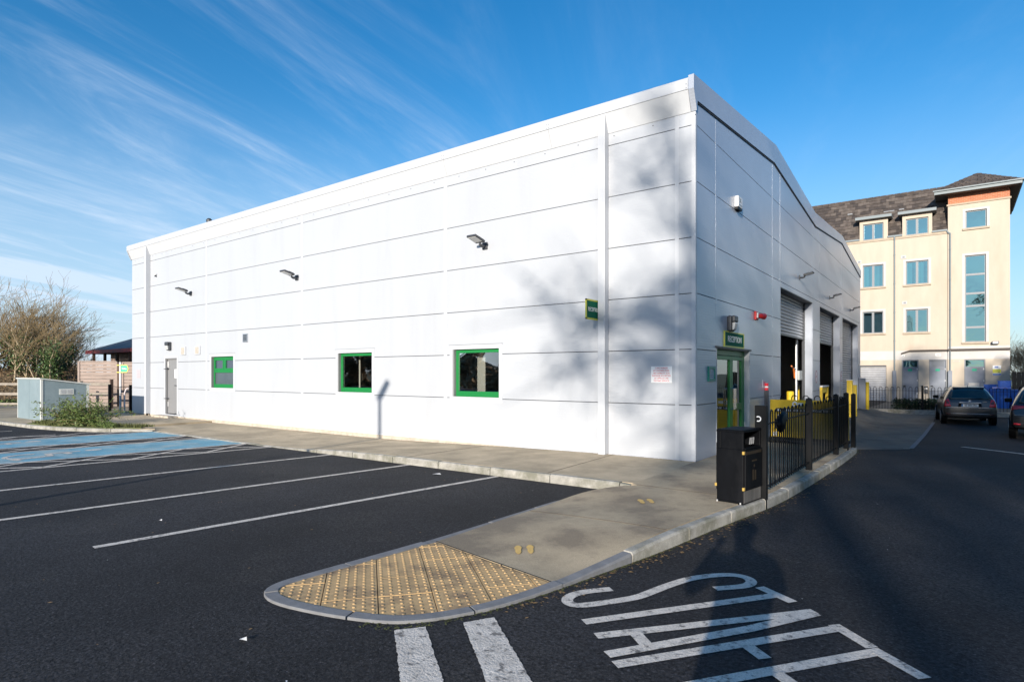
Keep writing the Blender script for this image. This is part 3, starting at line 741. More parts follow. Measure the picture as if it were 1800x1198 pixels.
for a, b, c, d in zip(gbot, gbot[1:], gtop, gtop[1:]):
    ya = c[0]; yb = d[0]-.004
    b0 = a if a[0] > 0 else (-.012, 6.40)
    pts = [(.03, b0[0], b0[1]), (.03, b[0], b[1]), (.03, yb, d[1]), (.03, ya, c[1])]
    if a[0] == 0: pts = [(.03, -.014, 6.235), (.03, .03, 6.42), (.03, b[0], b[1]), (.03, yb, d[1]), (.03, ya, 6.825), (.03, ya, 6.58)]
    ob('gable_fascia', MB().prism(pts, (-.10, 0, 0)), M_clad_side, bld)
    ob('shadow_gap', MB().prism([(.018, a[0]+.02, a[1]-.03), (.018, b[0], b[1]-.03), (.018, b[0], b[1]-.002), (.018, a[0]+.02, a[1]-.002)], (-.04, 0, 0)), M_groove, bld)
# roof sheets behind the fascias
rf = [(-.15, 6.74), (5.8, 7.33), (11.25, 6.78), (17.05, 7.1), (23.0, 6.5)]
mb = MB()
for (ya, za), (yb, zb) in zip(rf, rf[1:]): mb.prism([(-.08, ya, za), (-.08, yb, zb), (-.08, yb, zb-.08), (-.08, ya, za-.08)], (-23.5, 0, 0))
ob('roof', mb, M_sheet, bld)
ob('end_wall', box(-23.5, .14, -.45, -23.4, 22.95, 6.5), M_clad, bld)
ob('end_fascia', MB().prism([(-23.52, -.012, 6.235), (-23.52, 23, 6.24), (-23.52, 23, 6.56), (-23.52, 17.1, 7.16), (-23.52, 11.2, 6.84), (-23.52, 5.85, 7.41), (-23.52, -.155, 6.76), (-23.52, -.155, 6.58)], (-.08, 0, 0)), M_clad_plain, bld)
ob('rear_wall', box(-23.5, 22.95, -.45, -.06, 23.0, 6.3), M_clad, bld)
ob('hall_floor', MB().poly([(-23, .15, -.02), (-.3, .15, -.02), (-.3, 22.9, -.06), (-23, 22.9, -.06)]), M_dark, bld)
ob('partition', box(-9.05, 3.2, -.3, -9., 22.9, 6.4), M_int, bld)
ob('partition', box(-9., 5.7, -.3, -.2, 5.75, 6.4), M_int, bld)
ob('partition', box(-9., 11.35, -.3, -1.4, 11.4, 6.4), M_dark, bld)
# roller doors
def slats(y0, y1, z0, z1, x, pitch=.10):
    mb = MB(); z = z1; n = 0; prof = []
    while z > z0:
        prof += [(x, z), (x+.012, z-pitch*.2), (x+.018, z-pitch*.45), (x+.012, z-pitch*.75), (x-.002, z-pitch*.92)]; z -= pitch
    b = len(mb.v)
    for px, pz_ in prof: mb.v += [(px, y0, pz_), (px, y1, pz_)]
    for i in range(len(prof)-1): mb.f.append((i*2, i*2+1, i*2+3, i*2+2))
    return mb
for k, (y0, _, y1, z1) in enumerate(OPEN):
    zb = (2.72, 2.74, -.12)[k]
    rd = ob('roller_door', slats(y0+.03, y1-.03, zb, z1+.2, -.27), M_shut, bld)
    ob('bottom_rail', box(-.285, y0+.03, zb-.06, -.245, y1-.03, zb), M_dgrey, rd)
    for ja, jb in ((y0, y0+.022), (y1-.022, y1)): ob('jamb_lining', box(-.31, ja, -.45, -.003, jb, z1), M_clad_side, bld)
    ob('head_lining', box(-.31, y0+.022, z1-.022, -.003, y1-.022, z1), M_dgrey, bld)
    ob('guide_rail', MB().box(-.30, y0+.022, -.3, -.22, y0+.09, z1-.03).box(-.30, y1-.09, -.3, -.22, y1-.022, z1-.03), M_dgrey, rd)
for y in (11.5, 16.9):                              # round notices on the piers
    nb = empty('round_notice', (.006, y+.02, 1.46), 'faint oval notice with red rim on the pier between the %s roller doors' % ('first and second' if y < 13 else 'second and third'), 'sign', 'oval notices on the piers')
    c = (.004, y+.02, 1.46)
    ob('notice_rim', MB().ring(c, (0, .17, 0), (0, 0, .21), .86, 1.0, .003, 24), mat('faded_red', (.34, .12, .14), .5), nb)
    ob('notice_face', MB().poly([(.005, c[1]+.145*math.cos(a*.2618), c[2]+.18*math.sin(a*.2618)) for a in range(24)]), mat('pale_notice', (.62, .62, .66), .4), nb)
    ob('notice_mark', MB().box(.0055, c[1]-.02, c[2]-.02, .007, c[1]+.06, c[2]+.05), mat('dim_red', (.4, .1, .12), .5), nb)
# reception entrance
y0, _, y1, z1 = RD; xr = -.10
en = empty('entrance_door', (0, 2.3, 0)); par(en, bld)
ob('jamb_lining', box(-.3, y0, -.02, .006, y0+.03, z1), M_clad_plain, en); ob('jamb_lining', box(-.3, y1-.03, -.02, .012, y1+.05, z1), M_clad_plain, en)
ob('canopy_drip', box(-.02, y0-.07, z1, .03, y1+.08, z1+.03), M_dgrey, en)
ob('head_lining', box(-.3, y0+.03, z1-.02, .0, y1-.03, z1), M_dgrey, en)
ym = 2.42
ob('outer_frame', MB().box(xr-.06, y0+.03, z1-.13, xr, y1-.03, z1-.02).box(xr-.06, y0+.03, -.02, xr, y0+.10, z1-.13).box(xr-.06, y1-.22, -.02, xr, y1-.03, z1-.13), M_green, en, bev=.004)
lf = ob('door_leaf', MB().box(xr-.05, ym-.09, .0, xr+.01, ym-.005, z1-.14).box(xr-.05, ym+.005, .0, xr+.01, ym+.12, z1-.14).box(xr-.05, y0+.10, .0, xr+.01, ym-.09, .12).box(xr-.05, y0+.10, z1-.22, xr+.01, ym-.09, z1-.14).box(xr-.05, ym+.12, .0, xr+.01, y1-.22, .12).box(xr-.05, ym+.12, z1-.22, xr+.01, y1-.22, z1-.14).box(xr-.05, y0+.10, .12, xr+.01, y0+.16, z1-.22).box(xr-.05, y1-.28, .12, xr+.01, y1-.22, z1-.22).box(xr-.05, ym+.12, .78, xr+.01, y1-.28, .92), M_green, en, bev=.004)
for a, b in ((y0+.16, ym-.09), (ym+.12, y1-.28)): ob('pane', MB().poly([(xr-.02, a, .12), (xr-.02, b, .12), (xr-.02, b, z1-.22), (xr-.02, a, z1-.22)]), G_door, lf)
for y in (ym-.05, ym+.07):
    ob('handle', MB().tube([(xr+.01, y, 1.25), (xr+.085, y, 1.25), (xr+.085, y, .82), (xr+.01, y, .82)], .013, 8), M_chrome, lf)
ob('door_notice', box(xr-.06, y0+.35, 1.35, xr-.055, y0+.55, 1.62), mat('dim_paper', (.35, .36, .38), .6), lf)
ob('inner_wall', box(-2.2, 1., -.02, -2.15, 3.8, 2.6), mat('reception_wall', (.16, .15, .13), .9), en)

# ------------------------------------------------------------------ things fixed to the walls
def floodlight():
    t = empty('flood_light', (0, 0, 0), 'x', 'wall light', 'angled floodlights on the building')
    ob('bracket', MB().box(-.07, -.03, -.09, .07, 0, .07).tube([(0, -.02, -.02), (0, -.12, -.03), (-.0, -.2, .0)], .035, 8), M_dgrey, t, bev=.004)
    rot = Matrix.Rotation(R(-14), 4, 'X'); hd = MB().box(-.13, -.52, -.015, .13, -.17, .035); hd.v = [tuple(rot @ Vector(p)) for p in hd.v]
    h = ob('housing', hd, M_dgrey, t, bev=.012)
    ln = MB().box(-.105, -.49, -.021, .105, -.24, -.0155); ln.v = [tuple(rot @ Vector(p)) for p in ln.v]; ob('lens', ln, M_lens, h)
    fin = MB()
    for k in range(4): fin.box(-.10+k*.06, -.36, .035, -.085+k*.06, -.19, .055)
    fin.v = [tuple(rot @ Vector(p)) for p in fin.v]; ob('cooling_fin', fin, M_dgrey, h)
    return t
fl0 = floodlight(); first = True
for (p, rz, lab) in (((-4.81, -.0, 4.45), 0, 'grey floodlight high on the long wall, nearest the reception flag sign'),
                     ((-12.0, -.0, 4.42), 0, 'grey floodlight on the long wall between the other two floodlights'),
                     ((-18.5, -.0, 4.47), 0, 'grey floodlight on the long wall above the grey door side'),
                     ((0, 8.82, 4.42), 90, 'dark floodlight above the first roller door from the corner'),
                     ((0, 14.12, 4.36), 90, 'dark floodlight above the second roller door'),
                     ((0, 19.44, 4.36), 90, 'dark floodlight above the farthest roller door')):
    o = fl0 if first else copy_tree(fl0); first = False
    o.location = p; o.rotation_euler = (0, 0, R(rz)); o['label'] = lab; o.scale = (.78,)*3 if rz else (1,)*3
def bulkhead():
    t = empty('bulkhead_light', (0, 0, 0), 'x', 'wall light', 'bulkhead lights over doors')
    ob('housing', MB().box(-.13, -.09, -.16, .13, 0, .16).box(-.13, -.16, .02, .13, -.09, .16), M_dgrey, t, bev=.03)
    ob('lens', MB().prism([(-.09, -.09, -.14), (-.09, -.13, -.13), (-.09, -.16, .02), (-.09, -.09, .02)], (.18, 0, 0)), M_lensdim, t, bev=.02)
    return t
b0 = bulkhead(); b0.location = (-20.14, 0, 2.60); b0['label'] = 'dark bulkhead light over the grey door'
b1 = copy_tree(b0); b1.location = (0, 1.95, 2.58); b1.rotation_euler = (0, 0, R(90)); b1['label'] = 'dark bulkhead light over the reception board'
def flatsign(name, loc, label, cat, group=None): return empty(name, loc, label, cat, group)
# projecting RECEPTION flag sign (perpendicular to the wall)
s = flatsign('flag_sign', (-1.93, 0, 2.75), 'green projecting sign reading RECEPTION beside the downpipe', 'sign')
sx_ = -1.90
ob('board', box(sx_-.012, -.56, 2.615, sx_+.012, -.02, 2.97), M_sgreen, s)
ob('edge_band', MB().box(sx_-.014, -.575, 2.955, sx_+.014, -.02, 2.985).box(sx_-.014, -.575, 2.60, sx_+.014, -.02, 2.63).box(sx_-.014, -.575, 2.60, sx_+.014, -.555, 2.985), M_syell, s)
ob('bracket', MB().box(sx_-.02, -.03, 2.62, sx_+.02, 0, 2.97), M_dgrey, s)
text('lettering', 'RECEPTION', .115, M_whitep, (sx_+.0135, -.285, 2.79), (0, 1, 0), (0, 0, 1), s, sx=.72)
# RECEPTION board over the entrance
s = flatsign('reception_board', (0, 2.3, 2.25), 'green board reading RECEPTION above the entrance door', 'sign')
ob('board', box(.0, 1.65, 2.13, .02, 2.95, 2.40), M_sgreen, s)
ob('edge_band', MB().box(0, 1.61, 2.10, .022, 2.99, 2.13).box(0, 1.61, 2.40, .022, 2.99, 2.425).box(0, 1.61, 2.13, .022, 1.65, 2.40).box(0, 2.95, 2.13, .022, 2.99, 2.40), M_syell, s)
text('lettering', 'RECEPTION', .175, M_whitep, (.022, 2.3, 2.265), (0, 1, 0), (0, 0, 1), s, sx=1.05)
# car park notice
s = flatsign('parking_notice', (-.63, 0, 1.55), 'small white notice with red lettering near the building corner', 'sign')
ob('board', box(-.835, -.01, 1.395, -.43, -.0045, 1.70), M_whitep, s)
for k, ln in enumerate(('CARS PARKED', 'AT OWNERS RISK.', 'NO LIABILITY FOR', 'DAMAGE ACCEPTED', 'BY APPLUS CAR', 'TESTING SERVICE.')):
    text('lettering', ln, .042, M_redtext, (-.632, -.0115, 1.665-k*.047), (1, 0, 0), (0, 0, 1), s, sx=.92, ext=.0008)
s = flatsign('faded_notice', (-22.87, 0, 1.55), 'faded pink notice at the far left end of the long wall', 'sign')
ob('board', box(-23.05, -.008, 1.38, -22.70, -.0, 1.74), mat('faded_pink', (.50, .47, .49), .5), s)
mb = MB()
for k in range(5): mb.box(-22.98+.02*(k % 2), -.0095, 1.43+k*.055, -22.77, -.0085, 1.45+k*.055)
ob('faded_print', mb, mat('faded_pink_print', (.50, .36, .39), .5), s)
for x, lab in ((-19.06, 'cream stained vent cover next to the bulkhead light'), (-18.0, 'cream stained vent cover farther from the bulkhead light')):
    t = empty('vent_cover', (x, 0, 2.4), lab, 'vent', 'stained vent covers')
    ob('hood', MB().box(x-.19, -.035, 2.245, x+.19, 0, 2.55), M_clad_plain, t, bev=.01)
    mb = MB()
    for k in range(6): mb.box(x-.12, -.042, 2.285+k*.04, x+.12, -.034, 2.31+k*.04)
    ob('louvre', mb, M_stainv, t)
t = empty('wall_vent', (-14.83, 0, 2.72), 'small grey louvred vent high on the wall above the split window', 'vent')
ob('frame', MB().box(-14.98, -.03, 2.59, -14.69, 0, 2.86), M_steel, t, bev=.006)
mb = MB()
for k in range(5): mb.prism([(-14.94, -.033, 2.63+k*.042), (-14.94, -.005, 2.655+k*.042), (-14.94, -.03, 2.66+k*.042)], (.21, 0, 0))
ob('louvre', mb, M_dgrey, t)
t = empty('dusk_sensor', (-21.28, 0, 5.4), 'tiny white sensor high on the wall beside the far downpipe', 'sensor')
ob('cap', MB().box(-21.34, -.07, 5.39, -21.22, 0, 5.47), M_whitep, t, bev=.02); ob('eye', MB().tube([(-21.28, -.04, 5.39), (-21.28, -.04, 5.33)], .035, 8), M_dgrey, t)
# alarm box
t = empty('alarm_box', (0, 2.5, 5.15), 'white alarm box with dark base high on the gable wall', 'alarm')
ob('cover', MB().box(0, 2.33, 5.05, .085, 2.64, 5.28), M_whitep, t, bev=.015)
ob('base', MB().box(0, 2.34, 5.005, .075, 2.63, 5.048), M_black, t)
ob('mark', MB().prism([(.086, 2.40, 5.15), (.086, 2.43, 5.15), (.086, 2.53, 5.24), (.086, 2.50, 5.24)], (.002, 0, 0)).prism([(.086, 2.50, 5.15), (.086, 2.53, 5.15), (.086, 2.43, 5.24), (.086, 2.40, 5.24)], (.003, 0, 0)).box(.086, 2.38, 5.09, .088, 2.6, 5.105), M_kiosk, t)
# red siren
t = empty('fire_siren', (0, 4.05, 2.9), 'red fire alarm sounder on the gable wall right of the reception board', 'alarm')
ob('base', MB().box(0, 3.86, 2.80, .05, 4.06, 3.0), M_red, t, bev=.015); ob('horn', MB().tube([(.03, 4.02, 2.9), (.09, 4.10, 2.9), (.12, 4.24, 2.9)], [.05, .06, .075], 10), M_red, t)
ob('strobe', MB().box(.05, 3.88, 2.84, .08, 3.96, 2.96), M_lens, t, bev=.01)
# green framed notice
t = empty('framed_notice', (0, .83, 1.56), 'paper notice in a green frame left of the entrance', 'sign')
ob('frame', MB().box(0, .64, 1.42, .03, 1.03, 1.47).box(0, .64, 1.65, .03, 1.03, 1.70).box(0, .64, 1.47, .03, .70, 1.65).box(0, .97, 1.47, .03, 1.03, 1.65), mat('teal_frame', (.02, .27, .20), .4), t)
ob('paper', box(0, .70, 1.47, .012, .97, 1.65), mat('grey_paper', (.6, .62, .66), .5), t)
mb = MB()
for k in range(4): mb.box(.012, .75, 1.495+k*.035, .014, .92, 1.505+k*.035)
ob('print', mb, M_dgrey, t)
t = empty('small_red_notice', (0, 4.75, 1.4), 'small faint red and white notice low on the gable wall', 'sign')
ob('board', box(0, 4.60, 1.24, .006, 4.92, 1.42), mat('notice_pale', (.62, .60, .64), .5), t); ob('print', MB().box(.006, 4.66, 1.27, .008, 4.86, 1.38), mat('notice_red', (.6, .28, .33), .5), t)
# flue on the roof
t = empty('roof_flue', (-17.7, .25, 6.8), 'small dark roof flue with white collar above the eave', 'flue')
ob('collar', MB().tube([(-17.7, .25, 6.70), (-17.7, .25, 6.93)], [.11, .075], 10), M_whitep, t)
ob('cowl', MB().tube([(-17.7, .25, 6.93), (-17.7, .25, 6.97)], .04, 8).tube([(-17.7, .25, 6.97), (-17.7, .25, 7.04), (-17.7, .25, 7.10)], [.1, .105, .05], 10), M_dgrey, t)

# ------------------------------------------------------------------ in and before the roller doors
def bollard(x, y, z0, h, label, r=.06, sq=False, cap=None, group='yellow bollards by the roller doors'):
    t = empty('bollard', (x, y, z0), label, 'bollard', group)
    ob('shaft', MB().box(x-r, y-r, z0-.1, x+r, y+r, z0+h) if sq else MB().tube([(x, y, z0-.1), (x, y, z0+h-.02), (x, y, z0+h)], [r, r, r*.8], 12), M_ypost, t, bev=.006 if sq else 0)
    if cap: ob('cap', MB().box(x-r*1.05, y-r*1.05, z0+h, x+r*1.05, y+r*1.05, z0+h+.025), cap, t)
bollard(-.55, 10.3, -.1, 1.10, 'short yellow bollard just inside the first roller door', .11)
bollard(-.70, 12.0, -.1, 1.25, 'yellow bollard with pale cap left of the first pier', .10, cap=M_plinth)
bollard(.35, 16.6, -.25, 1.55, 'tall square yellow post before the third roller door', .10, True, M_whitep)
bollard(.40, 17.6, -.25, 1.35, 'square yellow post behind the tall capped post', .08, True)
bollard(.34, 22.6, -.28, 1.45, 'slim round yellow bollard at the far end of the building', .075)
t = empty('yellow_barrier_frame', (-.4, 15.4, -.1), 'yellow barrier frame with white top rail in the second roller door', 'barrier')
ob('post', MB().box(-.46, 14.9, -.2, -.36, 15.0, 1.05), M_ypost, t); ob('post', MB().box(-.46, 16.2, -.2, -.36, 16.3, 1.05), M_ypost, t)
ob('panel', box(-.44, 15.0, .82, -.38, 16.2, 1.02), M_ypost, t); ob('top_rail', box(-.47, 14.9, 1.05, -.35, 16.3, 1.11), M_whitep, t)
t = empty('steel_pole', (-.75, 12.2, -.1), 'shiny steel pole standing inside the first roller door', 'pole')
ob('shaft', MB().tube([(-.42, 10.55, -.05), (-.42, 10.55, 2.7)], .045, 10), M_steel, t)
ob('arm', MB().tube([(-.40, 10.0, 1.72), (-.42, 10.75, 1.74)], .015, 6), M_steel, t)
t = empty('switch_box', (-.38, 10.5, 1.5), 'pale grey switch box on the steel pole', 'box')
ob('enclosure', box(-.36, 10.32, 1.36, -.28, 10.78, 1.66), M_boxgrey, t, bev=.01)
t = empty('orange_strap', (-.40, 10.0, 1.7), 'orange strap hanging from the arm of the steel pole', 'strap')
ob('strap', MB().tube([(-.36, 9.55, 1.80), (-.38, 9.9, 1.74), (-.38, 10.02, 1.6), (-.38, 10.08, 1.42)], .028, 4), M_orange, t)
t = empty('corner_guard', (.05, 22.5, -.3), 'galvanised corner guard at the far end of the gable wall', 'guard')
ob('plate', MB().box(.01, 22.25, -.4, .12, 23.05, 1.35).box(.12, 22.25, -.4, .30, 22.30, 1.35), M_steeldoor, t)

# ------------------------------------------------------------------ bow-top railings
def hoop_mesh(w, z0, z1, r=.0105, n=4, seg=6):
    pts = [(0, 0, z0)] + [(w/2-w/2*math.cos(math.pi*k/seg), 0, z1-w/2+w/2*math.sin(math.pi*k/seg)) for k in range(seg+1)] + [(w, 0, z0)]
    return mesh('hoop', MB().tube(pts, r, n), False)
def railing(name, pts, label, zf, h=1.12, pitch=.245, post_w=.045, group=None, posts=None, post_h=None):
    """pts: polyline of post positions; hoops share one mesh"""
    t = empty(name, (pts[0][0], pts[0][1], zf(*pts[0])), label, 'railing', group)
    hm = hoop_mesh(pitch*.5, .09, h)
    for i, (x, y) in enumerate(pts):
        if posts and not posts[i]: continue
        z = zf(x, y); w = post_w*(1.0 if i else 1.)
        p = ob('post', MB().box(x-w, y-w, z-.3, x+w, y+w, z+(post_h or h+.06)), M_black, t, bev=.004)
        ob('post_cap', MB().add([(x-w*1.08,y-w*1.08,z+(post_h or h+.06)),(x+w*1.08,y-w*1.08,z+(post_h or h+.06)),(x+w*1.08,y+w*1.08,z+(post_h or h+.06)),(x-w*1.08,y+w*1.08,z+(post_h or h+.06)),(x,y,z+(post_h or h+.06)+.025)], [(3,2,1,0),(0,1,4),(1,2,4),(2,3,4),(3,0,4)]), M_black, p)
    for (xa, ya), (xb, yb) in zip(pts, pts[1:]):
        d = Vector((xb-xa, yb-ya, 0)); Ln = d.length; u = d/Ln; za, zb = zf(xa, ya), zf(xb, yb); nn = Vector((-u.y, u.x, 0))
        for zr in (.13, h-.17):
            a = Vector((xa, ya, za+zr))+u*post_w; b = Vector((xb, yb, zb+zr))-u*post_w; hw = nn*.018
            mb = MB(); mb.add([a-hw-Vector((0,0,.006)), b-hw-Vector((0,0,.006)), b+hw-Vector((0,0,.006)), a+hw-Vector((0,0,.006)), a-hw+Vector((0,0,.006)), b-hw+Vector((0,0,.006)), b+hw+Vector((0,0,.006)), a+hw+Vector((0,0,.006))], [(0,3,2,1),(4,5,6,7),(0,1,5,4),(1,2,6,5),(2,3,7,6),(3,0,4,7)])
            ob('rail', mb, M_black, t)
        n = int((Ln-2*post_w-.02)/pitch); off = (Ln-n*pitch)/2+pitch*.24
        for k in range(n):
            p = Vector((xa, ya, 0))+u*(off+k*pitch); f = (off+k*pitch)/Ln
            hoop = bpy.data.objects.new('hoop', hm); col.objects.link(hoop)
            if not hm.materials: hm.materials.append(M_black)
            par(hoop, t); hoop.location = (p.x, p.y, za+(zb-za)*f); hoop.rotation_euler = (0, 0, math.atan2(u.y, u.x))
    return t
wzk = lambda x, y: wz(x, y)
railing('bow_top_railing', [(1.775, -2.40), (1.785, .30), (1.84, 2.68), (1.865, 3.84)], 'black bow topped railing along the kerb from the litter bin', wzk, 1.10, posts=[0, 1, 1, 1])
railing('bow_top_railing', [(.16, 4.92), (1.87, 4.92)], 'black bow topped railing behind the yellow panel, at right angles to the kerb', wzk, 1.16, posts=[0, 1])
t = railing('bow_top_railing', [(.05, 24.0), (2.46, 24.0), (3.55, 24.0), (6.0, 24.0), (8.4, 24.0)], 'long black bow topped railing in front of the cream apartment block', lambda x, y: -.24, 1.16)
t = empty('marker_post', (.04, 4.82, 0), 'dark post with red reflective top at the wall end of the yellow panel', 'post')
ob('shaft', MB().box(-.0, 4.78, -.2, .085, 4.86, 1.16), M_dgrey, t, bev=.004)
sl = ob('reflective_sleeve', MB().tube([(.042, 4.82, 1.16), (.042, 4.82, 1.335)], .042, 12), M_refl, t)
ob('white_band', MB().tube([(.042, 4.82, 1.225), (.042, 4.82, 1.262)], .0432, 12), M_whitep, sl)
t = empty('control_post', (1.69, -2.46, 0), 'flat black post with a white ring mark directly behind the litter bin', 'post')
ob('shaft', MB().box(1.66, -2.53, -.2, 1.80, -2.44, 1.16), M_black, t, bev=.004)
ob('ring_mark', MB().ring((1.705, -2.532, .99), (1, 0, 0), (0, 0, 1), .022, .036, .002, 16, R(-120), R(130)), M_whitep, t)
# yellow panel
t = empty('pedestrian_barrier', (.95, 4.8, 0), 'large yellow panel with a black and white text band behind the railings', 'panel')
ob('sheet', box(.13, 4.79, .06, 1.80, 4.815, .945), M_yellow, t)
ob('text_band', box(.26, 4.784, .655, 1.78, 4.789, .745), M_txtblk, t)
rnd = random.Random(4); x = .30
mb = MB()
while x < 1.72:
    w = rnd.choice((.03, .045, .06, .025)); mb.box(x, 4.781, .675, x+w, 4.783, .725); x += w+rnd.choice((.012, .014, .04))
ob('band_print', mb, M_whitep, t)
mb = MB()
for z in (.55, .40, .25): mb.ring((.315, 4.788, z), (1, 0, 0), (0, 0, 1), .022, .055, .002, 4, R(45), R(405))
ob('white_square', mb, M_whitep, t)
ob('white_square', MB().box(.19, 4.786, .08, .24, 4.789, .17).box(.26, 4.786, .08, .30, 4.789, .19), M_whitep, t)
ob('emblem', MB().ring((.68, 4.785, .85), (1, 0, 0), (0, 0, 1), .03, .06, .003, 18).box(.75, 4.785, .81, .86, 4.788, .88), M_whitep, t)
ob('bottom_edge', box(.11, 4.77, .0, 1.82, 4.83, .06), M_black, t)
mb = MB()
for z in (.14, .22, .30, .38, .46, .54, .62): mb.box(.14, 4.786, z, 1.79, 4.789, z+.005)
ob('rib_shadow_line', mb, mat('yellow_shadow_line', (.55, .36, .02), .6), t)  # darker yellow strips paint the shadow lines of a ribbed panel
t = empty('black_bag', (1.80, -1.7, .95), 'black plastic bag tied over the top of the railing', 'bag')
bm = bmesh.new(); bmesh.ops.create_icosphere(bm, subdivisions=3, radius=1)
from mathutils import noise as mnoise
for v in bm.verts:
    p = v.co.copy(); q = mnoise.noise(p*1.9)*.22+mnoise.noise(p*5)*.07
    p *= 1+q; top = max(0, p.z)
    v.co = Vector((1.80+p.x*.06, -1.72+p.y*.19+top*.10, .90+p.z*.135+top*max(0, p.y)*.10))
me = bpy.data.meshes.new('bag'); bm.to_mesh(me); bm.free(); me.polygons.foreach_set('use_smooth', [True]*len(me.polygons))
ob('sack', me, M_bin, t)

# litter bin
t = empty('litter_bin', (1.5, -2.8, 0), 'black litter bin with gold marks on the kerb beside the railing', 'bin')
c, s_ = math.cos(R(-8)), math.sin(R(-8)); BO = Vector((1.335, -3.02))
def bp(mb):
    mb.v = [(BO.x+x*c-y*s_, BO.y+x*s_+y*c, z-.012) for x, y, z in mb.v]; return mb
W_, D_, H_ = .335, .53, .90
ob('body', bp(MB().box(0, 0, .015, W_, D_, .655).box(0, 0, .655, .05, D_, .86).box(.05, 0, .655, W_, .035, .86).box(.05, D_-.035, .655, W_, D_, .86)), M_bin, t, bev=.006)
ob('lid', bp(MB().box(-.004, -.004, .86, W_+.004, D_+.004, .885).box(.0, .0, .885, W_, D_, .893)), M_bin, t, bev=.006)
ob('aperture_shelf', bp(MB().box(.05, .035, .655, W_+.012, D_-.035, .675)), M_bin, t, bev=.004)
dd = ob('bin_door', bp(MB().box(W_, .02, .165, W_+.022, D_-.01, .645)), M_bin, t, bev=.005)
ob('gold_band', bp(MB().box(W_+.0215, .04, .595, W_+.024, D_-.05, .632)), M_golddull, dd)
lm = bp(MB().box(W_+.0215, .22, .27, W_+.0235, .262, .40).box(W_+.0215, .285, .27, W_+.0235, .325, .39).box(W_+.0215, .255, .43, W_+.0235, .285, .46))
ob('litter_symbol', lm, M_golddull, dd)
ob('litter_symbol', bp(MB().box(W_+.0215, .20, .50, W_+.0235, .345, .52)), M_golddull, dd)
ob('base', bp(MB().box(.0, .0, -.02, W_-.002, D_, .014)), M_black, t)
ob('base_plate', bp(MB().box(W_-.02, .015, .012, W_+.003, D_-.02, .155)), M_binbase, t)
rear = ob('rear_door', bp(MB().box(-.022, .03, .14, 0, D_-.02, .72)), M_bin, t, bev=.004)
for x, y, z in ((W_-.012, -.004, .60), (W_-.012, -.004, .165), (-.024, -.004, .185)):
    ob('corner_reflector', bp(MB().box(x, y-.002, z, x+.026, y+.03, z+.038)), M_gold, t, bev=.003)
for x in (.012, W_-.03): ob('fixing_bolt', bp(MB().tube([(x, -.012, .0), (x, -.012, .022)], .012, 8)), M_steel, t)
mb = MB()
for k in range(3): mb.tube([(W_+.001, .18+k*.05, .71), (W_+.001, .2+k*.05, .79)], .012, 5)
ob('aperture_print', bp(mb), M_dgrey, t)

# ------------------------------------------------------------------ cream apartment block
AY = 34.2
ap = empty('apartment_block', (0, AY, -.2), 'cream four storey apartment block with brown tiled mansard roof', 'building')
AZ = -.25
W4 = [(-1.11, 4.15, .03, 5.55), (-1.10, 7.11, .04, 8.54), (1.23, 4.13, 2.37, 5.55), (1.23, 7.10, 2.39, 8.55)]
left_w = [(-4.4, 4.14, -3.2, 5.55), (-4.4, 7.1, -3.2, 8.55)]
main_holes = W4+left_w+[(-1.26, AZ, .20, 2.10), (1.02, AZ, 1.89, 2.43), (2.42, AZ, 3.30, 2.43)]
TY = AY-.10
def facade(name, x0, z0, x1, z1, holes, y, th, m, parent=ap):
    rects = [(x0, z0, x1, z1)]
    for h in holes: rects = subtract(rects, h)
    mb = MB()
    for a in rects: mb.box(a[0], y, a[1], a[2], y+th, a[3])
    return ob(name, mb, m, parent)
ZB0, ZB1 = 2.43, 3.0
facade('wall', -12, 3.0, 3.36, 10.02, main_holes, AY, .28, M_render)
facade('wall', -12, ZB0, 3.36, 3.0, main_holes, AY, .28, M_wband)
facade('wall', -12, AZ-.3, 3.36, ZB0, main_holes, AY, .28, M_render)
tw_holes = [(4.20, 10.17, 5.20, 11.2), (4.17, 3.43, 5.16, 8.56), (4.14, AZ, 5.13, 2.42)]
facade('tower_wall', 3.36, 3.2, 6.24, 11.65, tw_holes, TY, .3, M_render)
facade('tower_wall', 3.36, ZB0, 6.24, 3.2, tw_holes, TY, .3, M_wband)
facade('tower_wall', 3.36, AZ-.3, 6.24, ZB0, tw_holes, TY, .3, M_render)
ob('side_wall', box(5.95, TY+.3, AZ-.3, 6.24, AY+7, 11.65), M_render, ap); ob('side_wall', box(3.36, AY+.28, 9.9, 3.6, AY+7, 11.65), M_render, ap)
ob('rear_wall', box(-12, AY+6.9, AZ, 5.95, AY+7.1, 12), M_render, ap)
ob('eave_band', box(-12, AY-.05, 10.02, 3.355, AY+.2, 10.16), M_sill, ap)
ob('cornice', box(3.30, TY-.06, 11.62, 6.30, TY+.3, 11.72), M_sill, ap)
ob('brick_band', box(3.37, TY+.0, 11.72, 6.235, TY+.3, 12.25), M_brick, ap)
ob('brick_band', box(5.95, TY+.3, 11.65, 6.235, AY+7, 12.25), M_brick, ap)
